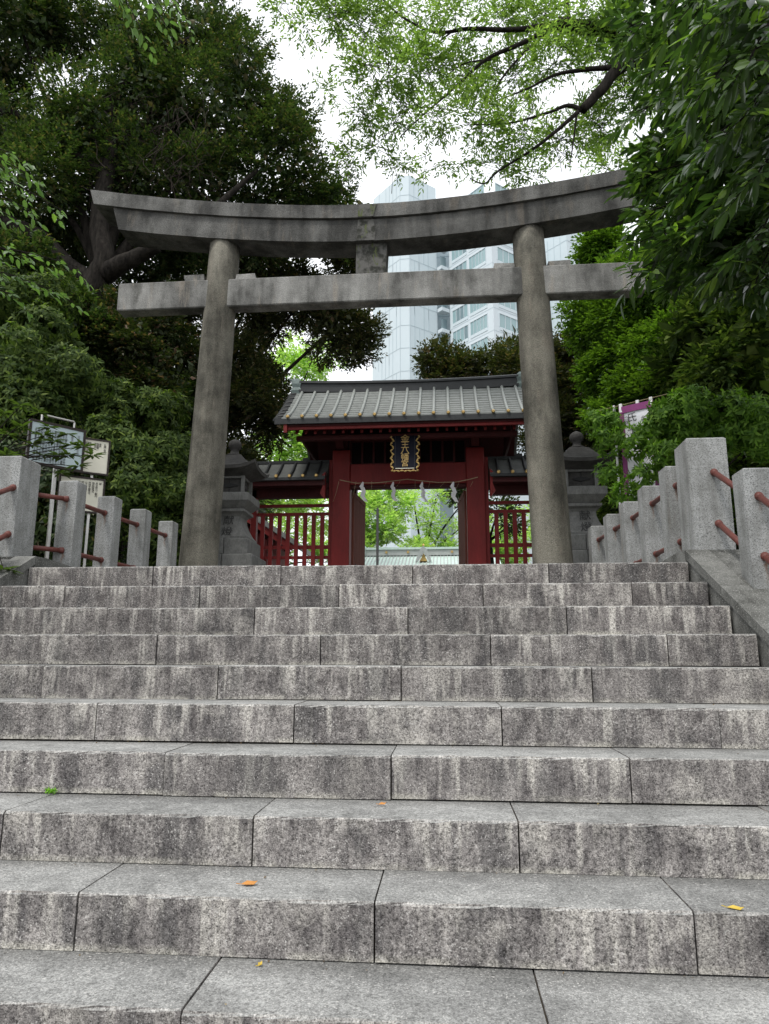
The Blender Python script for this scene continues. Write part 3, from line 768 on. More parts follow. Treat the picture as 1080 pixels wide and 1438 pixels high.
# roof
RX0, RX1 = -4.335, -.085
def roof_z(t): return 5.79-.905*(1.18*t-.18*t*t)
def roof_y(t, s_=-1): return 11.0+s_*(.08+1.17*t)
NC = 11
for s_ in (-1, 1):
    v, f = [], []
    zs = []
    for c in range(NC):
        t0, t1 = c/NC, (c+1)/NC
        zs += [(roof_y(t0, s_), roof_z(t0)-.004), (roof_y(t1, s_), roof_z(t1)+.014)]
    top = zs; botm = [(y, z-.07) for y, z in (zs[-1], zs[0])]
    gp(MB().prism(top+botm, 'x', RX0, RX1), 'roof', M_COPPER) if s_ > 0 else None
    if s_ < 0: roof = gp(MB().prism(top+botm, 'x', RX0, RX1), 'roof', M_COPPER)
    gp(MB().prism([(roof_y(.985, s_), 4.775), (roof_y(1.0, s_)+s_*.015, 4.775), (roof_y(1.0, s_)+s_*.015, 4.868), (roof_y(.985, s_), 4.872)], 'x', RX0-.12, RX1+.12), 'eave_band', M_COPD)
    # soffit boards
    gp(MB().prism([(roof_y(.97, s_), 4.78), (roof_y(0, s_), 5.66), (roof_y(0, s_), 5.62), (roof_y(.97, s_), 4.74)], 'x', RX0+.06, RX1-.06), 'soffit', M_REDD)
    yf = 11+s_*1.15
    gp(MB().box(-4.24, -.18, min(yf, yf+s_*.045), max(yf, yf+s_*.045), 4.69, 4.774), 'fascia', M_RED)
    yp = 11+s_*.86
    gp(MB().box(-4.14, -.28, yp-.05, yp+.05, 4.585, 4.665), 'purlin', M_REDD)
for i in range(17):
    x = -4.225+.2516*i
    pts, pts2 = [], []
    for j in range(7):
        t = j/6; pts.append((x-GX, roof_y(t)-GY-(.03 if j == 6 else 0), roof_z(t)+.022-GZ))
    r_ = MB().tube(pts, .027, n=10).build('roof_roll', M_ROLL, gate, smooth=True)
    e = pts[-1]
    cmb = MB().tube([(e[0], e[1]-.022, e[2]-.004), (e[0], e[1]-.008, e[2]-.003), (e[0], e[1]+.012, e[2])], [.020, .029, .031], n=14); cmb.build('roll_cap', M_GOLD, r_)
    pts = [(x-GX, roof_y(j/6, 1)-GY, roof_z(j/6)+.022-GZ) for j in range(7)]
    MB().tube(pts, .027, n=8).build('roof_roll', M_ROLL, gate, smooth=True)
for i in range(24):
    x = -4.10+.1635*i
    gp(MB().prism([(9.93, 4.70), (9.93, 4.645), (10.98, 5.50), (10.98, 5.56)], 'x', x-.022, x+.022), 'rafter', M_RED)
# verge: cross ribs curling down over each gable end
for s_, xe in ((-1, RX0), (1, RX1)):
    for c in range(7):
        t = .06+c*.148
        y = roof_y(t); z = roof_z(t)
        v = MB().tube([(xe-s_*.01, y, z+.02), (xe+s_*.07, y, z+.01), (xe+s_*.13, y-.01, z-.03), (xe+s_*.155, y-.015, z-.075)], [.022, .022, .022, .018], n=7)
        gp(v, 'verge_rib', M_COPD)
    top = [(roof_y(t/6), roof_z(t/6)+.012) for t in range(7)]
    bt = [(roof_y(t/6), roof_z(t/6)-.10) for t in range(6, -1, -1)]
    gp(MB().prism(top+bt, 'x', *sorted((xe+s_*.002, xe+s_*.12))), 'verge_board', M_COPD)
    gp(MB().prism([(y2, z2-.11) for y2, z2 in top]+[(y2, z2-.16) for y2, z2 in bt], 'x', *sorted((xe-s_*.10, xe-s_*.04))), 'barge_board', M_RED)
    gp(MB().prism([(10.12, 4.60), (11.88, 4.60), (11.0, 5.55)], 'x', *sorted((xe-s_*.30, xe-s_*.26))), 'gable_panel', M_REDD)
# ridge
n = 12; v, f = [], []
ridge_prof = [(-.125, 5.755), (-.125, 5.80), (-.085, 5.81), (-.085, 5.925), (-.115, 5.935), (-.115, 5.97), (-.07, 6.0), (.07, 6.0), (.115, 5.97), (.115, 5.935), (.085, 5.925), (.085, 5.81), (.125, 5.80), (.125, 5.755)]
for i in range(n+1):
    u = -1+2*i/n; x = (RX0+RX1)/2+u*(RX1-RX0-.10)/2; sw = .045*abs(u)**2.2
    v += [(x, 11+a, z+sw) for a, z in ridge_prof]
k = len(ridge_prof); f = [tuple(range(k)), tuple(n*k+q for q in range(k-1, -1, -1))]
for i in range(n):
    for q in range(k): f.append((i*k+q, (i+1)*k+q, (i+1)*k+(q+1) % k, i*k+(q+1) % k))
gp(MB().add(v, f), 'ridge', M_COPD)
M_RIDGEEND = mat_simple('ridge_end_copper', (.15, .19, .18), .6, .4, 9)
for s_, xe in ((-1, RX0+.05), (1, RX1-.05)):
    r_ = gp(MB().sqloft([(.10, 5.70), (.085, 5.78), (.10, 5.84), (.075, 5.90), (.095, 5.97), (.08, 6.04), (.03, 6.10)], xe+s_*.06, 10.98, m=2), 'ridge_end', M_RIDGEEND)
    gp(MB().tube([(xe, 11, 6.03), (xe+s_*.12, 11, 6.055), (xe+s_*.22, 11, 6.10)], [.045, .04, .02], n=8), 'ridge_horn', M_RIDGEEND)
# side wings
def wing(s_, x_in, x_out, rolls):
    x0, x1 = sorted((x_in, x_out))
    for f_ in (-1, 1):
        top = [(11+f_*(.03+.52*t), 4.41-.40*(1.35*t-.35*t*t)) for t in (0, .2, .4, .6, .8, 1)]
        bt = [(y, z-.05) for y, z in reversed(top)]
        gp(MB().prism(top+bt, 'x', x0, x1), 'wing_roof', M_COPW)
        ye = 11+f_*.55
        gp(MB().box(x0, x1, min(ye, ye+f_*.02), max(ye, ye+f_*.02), 3.955, 4.006), 'wing_eave_band', M_COPD)
        gp(MB().box(x0+.05, x1-.0, min(ye-f_*.10, ye-f_*.05), max(ye-f_*.10, ye-f_*.05), 3.87, 3.95), 'wing_fascia', M_REDD)
    gp(MB().box(x0, x1, 10.94, 11.06, 4.40, 4.455), 'wing_ridge', M_COPD)
    for x in rolls:
        pts = [(x-GX, -(.03+.54*t), 4.41-.40*(1.35*t-.35*t*t)+.022-GZ) for t in (0, .15, .3, .45, .6, .75, .9, 1.0)]
        r_ = MB().tube(pts, .024, n=10).build('wing_roof_roll', M_COPD, gate, smooth=True)
        e = pts[-1]; MB().tube([(e[0], e[1]-.026, e[2]-.004), (e[0], e[1]-.01, e[2]-.004), (e[0], e[1]+.01, e[2])], [.022, .032, .034], n=14).build('roll_cap', M_GOLD, r_)
    gp(MB().box(x0+.02, x1-.0, 10.93, 11.07, 3.74, 3.92), 'wing_beam', M_REDD)
    gp(MB().box(x0+.02, x1-.0, 10.90, 10.925, 3.92, 4.0), 'wing_beam', M_REDD)
    xo = x_out+(-s_)*.06
    gp(MB().box(xo-.055, xo+.055, 10.93, 11.07, 1.43, 3.9, b=.008), 'wing_post', M_RED)
    a, b_ = sorted((x_in, xo-s_*.055))
    for za, zb in ((3.57, 3.625), (3.41, 3.464), (2.782, 2.848), (2.597, 2.652), (2.10, 2.16), (1.50, 1.58)):
        gp(MB().box(a, b_, 10.985, 11.045, za, zb), 'fence_rail_bar', M_RED)
    n_ = int(abs(b_-a)/.165)
    for i in range(n_):
        x = a+(i+.75)*(b_-a)/(n_+.45)
        gp(MB().box(x-.038, x+.038, 10.95, 10.983, 1.48, 3.409), 'fence_slat', M_RED)
    gp(MB().prism([(x_in, 4.12), (x_in+s_*.06, 4.06), (x_in+s_*.045, 3.85), (x_in+s_*.09, 3.72), (x_in, 3.60)], 'y', 10.52, 10.62), 'wing_bracket', M_RED)
wing(-1, -3.685, -5.15, [-3.83-.2445*i for i in range(6)])
wing(1, -.735, .76, [-.59+.2445*i for i in range(6)])
# rope with paper streamers
rope = empty('shimenawa_rope', (GX, 10.72, 4.0)); tag(rope, 'thin straw rope hung across the gate opening between the red columns', 'rope')
rp = [at(px, py, 10.72)-np.array([GX, 10.72, 4.0]) for px, py in ((477, 674), (500, 678.5), (530, 678), (560, 674.5), (572, 673), (590, 675), (615, 677.5), (640, 677), (660, 673), (671, 670))]
MB().tube(rp, .007, n=6).build('cord', M_STRAW, rope)
for px, dx, L_ in ((476, -.10, .38), (500, -.06, .30), (522, .0, .17), (543, -.05, .1), (562, -.07, .10), (583, .0, .17), (604, -.04, .13), (625, -.09, .10), (645, -.08, .17), (664, -.05, .10)):
    p = at(px, 676, 10.72)-np.array([GX, 10.72, 4.0])
    MB().tube([p, p+np.array([dx*.4, -.01, -L_*.5]), p+np.array([dx, 0, -L_])], [.004, .003, .002], n=4).build('straw_strand', M_STRAW, rope)
for i, px in enumerate((509.5, 552, 593, 636.5)):
    p = at(px, 677, 10.70); e = empty('paper_streamer', p)
    tag(e, ['leftmost zigzag white paper streamer hanging from the gate rope', 'white zigzag paper streamer left of the middle of the gate rope', 'twisted white paper streamer right of the middle of the gate rope', 'rightmost zigzag white paper streamer hanging from the gate rope'][i], 'paper streamer', 'white paper streamers on the gate rope')
    m_ = MB(); x = 0.0; z = .0; w = .076
    MB().tube([(0, 0, .01), (0, 0, -.04)], .006, n=5).build('knot', M_PAPER, e)
    for k in range(4):
        sx = (.034 if k % 2 else -.030)+(.05*(k/3) if i == 2 else .02*k/3); q = .006*(k % 2)
        top = .02+.055*min(k, 1); 
        m_ = MB().prism([(x-top/2, z), (x+top/2+.01, z-.005), (x+sx+w*.55, z-.105), (x+sx-w*.45, z-.085)], 'y', q, q+.0025)
        m_.build('paper_fold', M_PAPER, e); x += sx*.55; z -= .088
    e.rotation_euler[2] = (.2, -.5, .6, .15)[i]

# name plaque
pc_ = (at(571, 607, 10.03)+at(571, 668, 10.03))/2
pl = empty('name_plaque', (-2.212, 10.03, pc_[2])); tag(pl, 'navy name plaque with gold characters and carved gold edge hung under the gate eave', 'plaque')
MB().box(-.185, .185, -.015, .015, -.30, .36).build('board', M_NAVY, pl)
MB().box(-.165, .165, -.019, -.0155, -.300, -.288).build('inner_line', M_CREAM, pl)
for s_ in (-1, 1): MB().box(s_*.172-.003, s_*.172+.003, -.019, -.0155, -.285, .355).build('inner_line', M_COPD, pl)
for s_ in (-1, 1):
    pts = []
    for i in range(29):
        z = .36-.70*i/28; pts.append((s_*(.228+.024*math.sin(i*1.12+.4)+.01*math.sin(i*2.9)), -.012+.012*math.sin(i*1.9), z))
    MB().tube(pts, [.012+.008*math.sin(i*2.3) for i in range(29)], n=6).build('carved_edge', M_GOLDP, pl)
    MB().box(s_*.205-.02, s_*.205+.02, .0, .02, -.33, .36).build('edge_backing', M_NAVY, pl)
pts = [(-.20+.40*i/20, -.012, -.352+.018*abs(math.sin(i*math.pi/5))) for i in range(21)]
MB().tube(pts, [.012+.007*math.sin(i*1.9) for i in range(21)], n=6).build('carved_edge', M_GOLDP, pl)
for i, (ch, z, s_) in enumerate((('金', .290, .165), ('王', .165, .15), ('八', .050, .16), ('幡', -.075, .145), ('宮', -.205, .135))):
    text(ch, s_, M_GOLDP, pl, (0, -.018, z), extrude=.003, name='character')
pl.rotation_euler[0] = R(-9); pl.scale = (.98, 1, .95)

# ------------------------------------------------------------------ inner court: lamp pole, main hall roof, side hall
c = at(530, 790, 20); PH = float(at(530, 713, 20)[2])-1.42
o = MB().lathe([(.10, 0), (.10, .05), (.042, .06), (.040, PH-.05), (.03, PH-.04), (.03, PH)], n=14).build('pole', M_BLACK, loc=(c[0], c[1], 1.42), smooth=True)
tag(o, 'thin black metal pole standing in the court beyond the gate opening', 'pole')
HX, HY = -2.47, 30.0
hall = empty('main_hall', (HX, HY+3, 1.3)); tag(hall, 'main shrine hall roof of pale green copper with small gold gable seen through the gate', 'shrine hall')
def hp(m_, name, mat, **k):
    m_.v = [(x-HX, y-HY-3, z-1.3) for x, y, z in m_.v]; return m_.build(name, mat, hall, **k)
M_RG = mat_simple('grey_hall_ridge', (.36, .38, .37), .7, .15, 3)
hp(MB().box(-5.15, .3, 29.85, 30.15, 5.28, 5.53), 'ridge', M_RG); hp(MB().box(-5.15, .3, 29.8, 30.2, 5.54, 5.64), 'ridge_cap', M_PATINA)
hp(MB().box(-5.25, -5.12, 29.75, 30.25, 5.1, 5.72), 'ridge_end', M_PATINA)
hp(MB().prism([(30, 5.27), (27.0, 4.2), (27.0, 4.05), (30, 5.1), (33, 4.05), (33, 4.2)], 'x', -5.6, .8), 'roof', M_PATINA)
for i in range(42):
    x = -5.5+.15*i
    hp(MB().prism([(30, 5.31), (27.0, 4.24), (27.0, 4.19), (30, 5.26)], 'x', x-.02, x+.02), 'roof_rib', M_RG)
for i in range(5): hp(MB().tube([(-5.25-.06*i, 29.8, 5.2-.22*i), (-5.6-.06*i, 29.7, 5.05-.22*i), (-5.75-.08*i, 29.6, 5.0-.22*i)], .05, n=6), 'verge_rib', M_PATINA)
for x in (-4.17, -3.20, -1.24): hp(MB().tube([(x, 29.84, 5.42), (x, 29.80, 5.42)], .055, n=12), 'gold_crest', M_GOLD)
hp(MB().prism([(-2.63, 4.85), (-2.31, 4.85), (-2.47, 5.20)], 'y', 28.6, 29.9), 'gable', M_GOLDP)
hp(MB().prism([(-2.70, 4.83), (-2.47, 5.26), (-2.24, 4.83), (-2.12, 4.83), (-2.33, 5.35), (-2.47, 5.50), (-2.61, 5.35), (-2.82, 4.83)], 'y', 28.5, 28.62), 'gable_edge', M_RG)
hp(MB().lathe([(.02, 5.48), (.05, 5.52), (.04, 5.57), (.01, 5.60)], -2.47, 28.56, n=10), 'gable_finial', M_GOLD)
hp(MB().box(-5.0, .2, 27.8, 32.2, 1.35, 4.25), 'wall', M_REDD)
hp(MB().box(-5.3, .5, 27.4, 32.6, 1.30, 1.5), 'base', M_PAVE)

SX, SY = -6.9, 17.5
sh = empty('side_hall', (SX, SY, 1.4)); tag(sh, 'small red shrine hall with tiled gable roof behind the left slatted fence', 'shrine hall')
def sp(m_, name, mat):
    m_.v = [(x-SX, y-SY, z-1.4) for x, y, z in m_.v]; return m_.build(name, mat, sh)
sp(MB().box(-8.6, -6.2, 16.4, 18.6, 1.35, 4.2), 'wall', M_RED)
sp(MB().prism([(-7.5, 5.15), (-5.35, 3.75), (-5.35, 3.62), (-7.5, 4.98), (-9.6, 3.62), (-9.6, 3.75)], 'y', 15.8, 19.2), 'roof', M_COPPER)
sp(MB().prism([(-7.5, 4.97), (-5.37, 3.61), (-5.45, 3.48), (-7.5, 4.80), (-9.55, 3.48), (-9.6, 3.61)], 'y', 15.85, 16.0), 'barge_board', M_RED)
for i in range(9):
    x = -7.3+.21*i; z = 4.80-(x+7.5)*.64
    sp(MB().box(x-.04, x+.04, 16.01, 16.4, z-.12, z-.03), 'rafter', M_REDD)
sp(MB().box(-8.0, -7.0, 15.8, 19.2, 5.1, 5.22), 'ridge', M_COPD)

# ------------------------------------------------------------------ notice boards, left
nb = empty('notice_board', (-5.42, 4.75, 1.45)); tag(nb, 'pale blue notice board on a steel post, half hidden by leaves', 'notice board')
def board_group():
    # frame of reference: board runs from near left to far right
    p0 = np.array([-5.566, 4.5]); p1 = np.array([-5.243, 4.889]); d = p1-p0; L_ = np.linalg.norm(d); a = math.atan2(d[1], d[0])
    return p0, a, L_
p0, a_, L_ = board_group()
def local_board(root, x0, x1, z0, z1, mat, fr=.018, name='panel'):
    MB().box(x0, x1, -.012, .012, z0, z1).build(name, mat, root)
    m_ = MB().box(x0-fr, x1+fr, -.02, .018, z1, z1+fr).build('frame', M_BROWNF, root)
    MB().box(x0-fr, x1+fr, -.02, .018, z0-fr, z0).build('frame', M_BROWNF, root)
    MB().box(x0-fr, x0, -.02, .018, z0, z1).build('frame', M_BROWNF, root); MB().box(x1, x1+fr, -.02, .018, z0, z1).build('frame', M_BROWNF, root)
def columns_text(root, cols, x1, ztop, dx, size, mat, y=-.0145):
    for i, s_ in enumerate(cols):
        if not s_: continue
        o = text('\n'.join(s_), size, mat, root, (x1-dx*i, y, ztop), extrude=.0004, name='text_column', top=True)
nb.location = (p0[0], p0[1], 1.45); nb.rotation_euler[2] = a_
ZB = 1.45
local_board(nb, 0, L_, 2.70-ZB, 3.10-ZB, M_BLUEB, fr=.024)
MB().box(.26, .29, .02, .05, -.1, 1.27).build('post', M_STEEL, nb)
MB().tube([(.09, 0, 1.66), (.09, 0, 1.73), (.10, 0, 1.74), (.40, 0, 1.74), (.41, 0, 1.73), (.41, 0, 1.66)], .011, n=8).build('handle', M_STEEL, nb)
jp = '金王八幡宮社殿および門は江戸時代初期の建築様式をとどめる貴重なものである'
cols_ = ['金王八幡宮', ''] + [jp[i % 20:]+jp[:6] for i in range(0, 34, 3)]
columns_text(nb, ['渋谷区指定有形文化財'[:9], '', '社殿及び門', ''], L_-.045, 3.05-ZB, .032, .026, M_INKG)
columns_text(nb, [(jp+jp)[i*5 % 30:i*5 % 30+16] for i in range(12)], L_-.17, 3.05-ZB, .0265, .0245, M_INK)

cb = empty('notice_board', (0, 0, 0)); tag(cb, 'cream notice with dark print right of the blue board', 'notice board')
q0 = np.array([-5.266, 4.972]); q1 = np.array([-5.065, 5.115]); ang2 = math.atan2(*(q1-q0)[::-1]); Lc = np.linalg.norm(q1-q0)
cb.location = (q0[0]-.01, q0[1]-.0, 1.45); cb.rotation_euler[2] = ang2
local_board(cb, .012, Lc, 2.71-ZB, 3.055-ZB, M_CREAM, fr=.018)
MB().box(.10, .125, .02, .045, -.1, 1.4).build('post', M_STEEL, cb)
columns_text(cb, ['お願い境内', '', '奉納', '御祭禮', '社務所', '', '参拝の方へ', '境内での飲食', '禁止します'], Lc-.035, 3.03-ZB, .024, .024, M_INK)
cb2 = empty('notice_board', (0, 0, 0)); tag(cb2, 'lower cream notice board partly hidden by the granite posts on the left', 'notice board')
cb2.location = (q0[0]-.16, q0[1]-.10, 1.45); cb2.rotation_euler[2] = ang2
local_board(cb2, .0, Lc+.16, 2.30-ZB, 2.635-ZB, M_CREAM, fr=.018)
MB().box(.05, .075, .02, .045, -.1, 1.0).build('post', M_STEEL, cb2)
columns_text(cb2, ['御', '月次祭のご案内', '神前結婚式', '厄除祈願受付', '七五三詣', '初宮参り', '安産祈願', '交通安全祈願'], Lc+.13, 2.61-ZB, .034, .026, M_INK)

# ------------------------------------------------------------------ banner, right
bn = empty('festival_banner', (.36, 5.35, 1.40)); tag(bn, 'white cloth banner with magenta edge and black characters hung behind the right bush', 'banner')
b0 = np.array([.31, 5.5]); bang = R(-36)
bn.location = (b0[0], b0[1], 1.40); bn.rotation_euler[2] = bang
H = 2.03
def cloth(x0, x1, z0, z1, y, name, mat, wav=.012):
    n = 10; v, f = [], []
    for i in range(n+1):
        z = z0+(z1-z0)*i/n
        for x in (x0, (x0+x1)/2, x1): v.append((x, y+wav*math.sin(z*5+x*6)*(1-.3*i/n), z))
    m = len(v); v += [(a, b+.002, c) for a, b, c in v]
    for i in range(n):
        for q in (0, 1):
            a = i*3+q; f.append((a, a+1, a+4, a+3)); f.append((a+m+3, a+m+4, a+m+1, a+m))
    for i in range(n):
        for q in (0, 2):
            a = i*3+q; f.append((a, a+3, a+3+m, a+m))
    f.append((0, m, m+2, 2)); f.append((n*3, n*3+2, n*3+2+m, n*3+m))
    MB().add(v, f).build(name, mat, bn)
cloth(.0, .36, .65, H, 0, 'cloth', M_CLOTH); cloth(0.0, .05, .65, H, -.005, 'edge', M_PINK); cloth(.0, .36, H-.075, H, -.008, 'edge', M_PINK); cloth(.32, .36, .65, H-.08, -.005, 'edge', M_PINK)
for x in (.02, .20, .34): MB().box(x-.015, x+.015, -.014, .006, H-.06, H+.035).build('loop', M_PAPER, bn)
MB().tube([(-.25, .0, H+.02), (.62, 0, H+.03)], .003, n=6).build('top_rod', M_STRAW, bn)
MB().tube([(-.06, .01, -.1), (-.06, .01, H+.04)], .012, n=8).build('pole', M_PAPER, bn)
text('氏', .11, M_INK, bn, (.135, -.022, H-.15), extrude=.001, name='character'); text('子', .11, M_INK, bn, (.135, -.022, H-.28), extrude=.001, name='character')
text('渋\n谷', .05, M_INK, bn, (.075, -.022, H-.16), extrude=.001, name='character')
text('金\n王\n八\n幡', .05, M_INK, bn, (.255, -.022, H-.24), extrude=.001, name='character')
text('祭', .14, M_INKR, bn, (.25, -.022, H-.50), extrude=.001, name='character')

# ------------------------------------------------------------------ far white towers
def tower(loc, rz, name, label):
    e = empty(name, loc, rz); tag(e, label, 'skyscraper'); return e
TZ = 0.0
TH = R(44.5)+YAW
# first tower: corner nearest the camera at (568 px)
cA = at(568, 480, 100)
tw = tower((cA[0], cA[1], TZ), -R(4), 'office_tower', 'tall white office tower with blank panelled corner rising behind the gate')
WA, WB, HA = 9.0, 7.6, 76.0
# local axes: left face runs along direction (-s, c), right face along (s, c)
def facade(root, o, d, length, z0, z1, name='wall', mat=M_TOWER, t=.5):
    """upright slab from o along the unit direction d"""
    o = np.array(o, float); d = np.array(d, float); nrm_ = np.array([d[1], -d[0]])
    a = o; b = o+d*length; c_ = b-nrm_*t; e_ = a-nrm_*t
    MB().prism([tuple(a), tuple(b), tuple(c_), tuple(e_)], 'z', z0, z1).build(name, mat, root); return nrm_
dl = np.array([-math.sin(R(45)), math.cos(R(45))]); dr = np.array([math.sin(R(45)), math.cos(R(45))])
A0 = np.array([-.75, .75]); B0 = np.array([.75, .75])
Lf, Rf = 7.4, 5.6
MB().prism([tuple(A0), tuple(B0), tuple(B0+dr*Rf), tuple(B0+dr*Rf+dl*(Lf+1)), tuple(A0+dl*Lf)], 'z', 0, 77.0).build('wall', M_TOWER, tw)
def seams(root, o, d, length, zs, off=.03, w=.09, verts=(), diag=True, z0=0, z1=76):
    nn = np.array([d[1], -d[0]])
    if nn[1] > 0: nn = -nn
    for z in zs:
        a = o+nn*off; b = o+d*length+nn*off
        MB().prism([tuple(a), tuple(b), tuple(b-nn*.2), tuple(a-nn*.2)], 'z', z-w/2, z+w/2).build('panel_seam', M_SEAM, root)
    for u, za, zb in verts:
        a = o+d*(u-w/2.6)+nn*(off+.01); b = o+d*(u+w/2.6)+nn*(off+.01)
        MB().prism([tuple(a), tuple(b), tuple(b-nn*.2), tuple(a-nn*.2)], 'z', za, zb).build('panel_seam', M_SEAM, root)
FH = 3.75
for o_, d_, ln in ((A0, dl, Lf), (B0, dr, Rf)):
    zs = [z for z in np.arange(36, 77, FH)]
    vt = []
    for i, z in enumerate(zs):
        k = int(ln/.95)
        for j in range(1, k):
            if (j+i*2) % 5 == 0: continue
            vt.append((j*.95, z+.1 if (j+i) % 3 else z-FH*.5, min(z+FH-.1, 76.9)))
    seams(tw, o_, d_, ln, zs, verts=vt)
seams(tw, A0, np.array([1.0, 0]), 1.5, [z for z in np.arange(36, 77, FH)])
for u in (0.0, 1.5): seams(tw, A0, np.array([1.0, 0]), 1.5, [], verts=[(u, 34, 77)])

# second tower: windowed bays stepping towards the right
cB = at(692, 400, 97)
t2 = tower((cB[0], cB[1], TZ), -R(4), 'office_tower', 'white office tower with rows of teal windows seen above the torii cross beam')
def P2(px): return at(px, 420, 97)[0]-cB[0]
dl2 = dl; L2 = 9.6; R2 = 7.5
MB().prism([(0, 0), tuple(dr*R2), tuple(dr*R2+dl*L2), tuple(dl*L2)], 'z', 0, 69.5).build('wall', M_TOWERS, t2)
nl = np.array([-math.sin(R(45)), -math.cos(R(45))]); nr = np.array([math.sin(R(45)), -math.cos(R(45))])
def window(root, o, d, nn, u0, u1, z0, z1, n, dark=()):
    a = o+d*u0; b = o+d*u1
    wn_ = MB().prism([tuple(a+nn*.06), tuple(b+nn*.06), tuple(b-nn*.3), tuple(a-nn*.3)], 'z', z0-.5, z0).build('window', M_TOWER, root)
    MB().prism([tuple(a+nn*.12), tuple(b+nn*.12), tuple(b-nn*.1), tuple(a-nn*.1)], 'z', z1, z1+.16).build('lintel', M_TOWERS, wn_)
    for i in range(n):
        p = a+(b-a)*(i+.03)/n; q = a+(b-a)*(i+.97)/n
        MB().prism([tuple(p+nn*.03), tuple(q+nn*.03), tuple(q-nn*.05), tuple(p-nn*.05)], 'z', z0+.02, z1).build('pane', M_GLASSD if i in dark else M_GLASS, wn_)
        p2 = a+(b-a)*(i-.03)/n; q2 = a+(b-a)*(i+.03)/n
        MB().prism([tuple(p2+nn*.11), tuple(q2+nn*.11), tuple(q2-nn*.05), tuple(p2-nn*.05)], 'z', z0, z1).build('mullion', M_TOWERS, wn_)
for k in range(9):
    z = 41.6+3.62*k
    window(t2, np.zeros(2), dl, nl, 1.25, 4.95, z, z+2.1, 5)
    window(t2, np.zeros(2), dl, nl, 5.45, 8.95, z-.1, z+2.0, 4, dark=(1, 2) if k % 2 else (0,))
    window(t2, np.zeros(2), dr, nr, 1.1, 5.9, z-.1, z+2.0, 4)
    for dd, nn, ln in ((dl, nl, L2), (dr, nr, R2)):
        a = nn*.02; b = dd*ln+nn*.02
        MB().prism([tuple(a), tuple(b), tuple(b-nn*.2), tuple(a-nn*.2)], 'z', z-.95, z-.87).build('panel_seam', M_SEAM, t2)
ra, rb2 = at(604, 400, 109)[0]-cB[0], at(646, 400, 109)[0]-cB[0]
MB().box(ra, rb2, 11.0, 14.0, 0, 69).build('recess_wall', M_TOWER, t2)
for z in np.arange(38, 69, 3.62): MB().box(ra, rb2, 10.93, 10.998, z, z+.09).build('panel_seam', M_SEAM, t2)
# recess bay between the two
rb = cB[:2]
for k in range(8):
    z = 41.2+3.62*k
    a = dl*L2+nl*.0
    MB().prism([tuple(a+dl*.1+nl*.0), tuple(a+dl*.1+dr*-1.6), tuple(a+dl*1.2+dr*-1.6), tuple(a+dl*1.2)], 'z', z-1.1, z-.5).build('balcony_slab', M_TOWERS, t2)
    MB().prism([tuple(a+dl*.8), tuple(a+dl*.8-dr*1.1), tuple(a+dl*.9-dr*1.1), tuple(a+dl*.9)], 'z', z-.5, z+1.6).build('recess_window', M_GLASSD, t2)
# third block on the right
cC = at(800, 420, 104)
t3 = tower((cC[0], cC[1], TZ), -R(4), 'office_tower', 'pale panelled tower block to the right of the right torii leg')
MB().prism([(0, 0), tuple(dr*11), tuple(dr*11+dl*8), tuple(dl*8)], 'z', 0, 69).build('wall', M_TOWER, t3)
for o_, d_, ln in ((np.zeros(2), dl, 8), (np.zeros(2), dr, 11)):
    seams(t3, o_, d_, ln, [z for z in np.arange(40, 70, FH)], verts=[(j*1.3, 40, 68) for j in range(1, int(ln/1.3))])

# ------------------------------------------------------------------ vegetation
# A: big dark evergreen, upper left
A_l = lumps_px([(30, 40, 90, 9.5), (110, 40, 70, 10), (200, 50, 80, 10), (285, 50, 70, 10.5), (330, 95, 60, 10.5), (120, 190, 85, 9.5), (215, 150, 90, 10), (300, 170, 90, 10.5), (400, 175, 60, 11),
                (430, 240, 52, 11), (375, 250, 70, 11), (280, 270, 80, 10.5), (190, 260, 80, 10), (60, 270, 90, 9.5), (470, 275, 26, 11), (495, 300, 22, 11), (10, 190, 50, 9.5), (350, 320, 60, 11.5), (440, 320, 50, 11.5), (250, 330, 60, 11.5), (20, 330, 60, 10), (90, 350, 50, 11), (185, 400, 45, 11.5), (240, 380, 50, 11.5), (290, 400, 40, 11.5), (60, 410, 60, 11), (170, 340, 50, 11.5), (0, 100, 30, 10), (15, 150, 38, 10.5), (0, 200, 40, 10), (500, 340, 25, 11.5)])
tx, ty, tz = at(122, 440, 9.0)
lim = [([at(118, 520, 9.0)-np.array([0, 0, 2.6]), at(112, 455, 9.0), at(133, 400, 9.0), at(147, 365, 9.0), at(138, 310, 9.1), at(150, 240, 9.3), at(160, 130, 9.6)], .27, .13),
       ([at(147, 385, 9.0), at(172, 370, 8.9), at(200, 357, 8.9), at(222, 345, 8.8)], .19, .10),
       ([at(130, 395, 9.0), at(95, 372, 9.0), at(60, 335, 9.0), at(20, 315, 9.0), at(-40, 300, 9.0)], .17, .10),
       ([at(150, 250, 9.3), at(90, 200, 9.3), at(55, 175, 9.3), at(20, 160, 9.3), at(-30, 150, 9.3)], .12, .06),
       ([at(222, 345, 8.8), at(290, 300, 9.4), at(360, 240, 10.3)], .10, .04),
       ([at(160, 130, 9.6), at(240, 70, 10), at(300, 40, 10.3)], .11, .04)]
tree('evergreen_tree', A_l, 21000, L_EVER, per=9, twig=.24, L=.085, W=.038, trunk=(tx-.25, ty), tr=.28, limbs=lim, inner=15000, innerL=.15, twigs=1100, sub=9,
     label='huge dark evergreen tree with forked black trunk behind the left end of the torii')
vt_ = empty('dead_vine', at(190, 230, 8.7)); tag(vt_, 'tangle of dry brown vines in the dark tree above the left torii end', 'vine'); vo = np.array(vt_.location)
vm = MB()
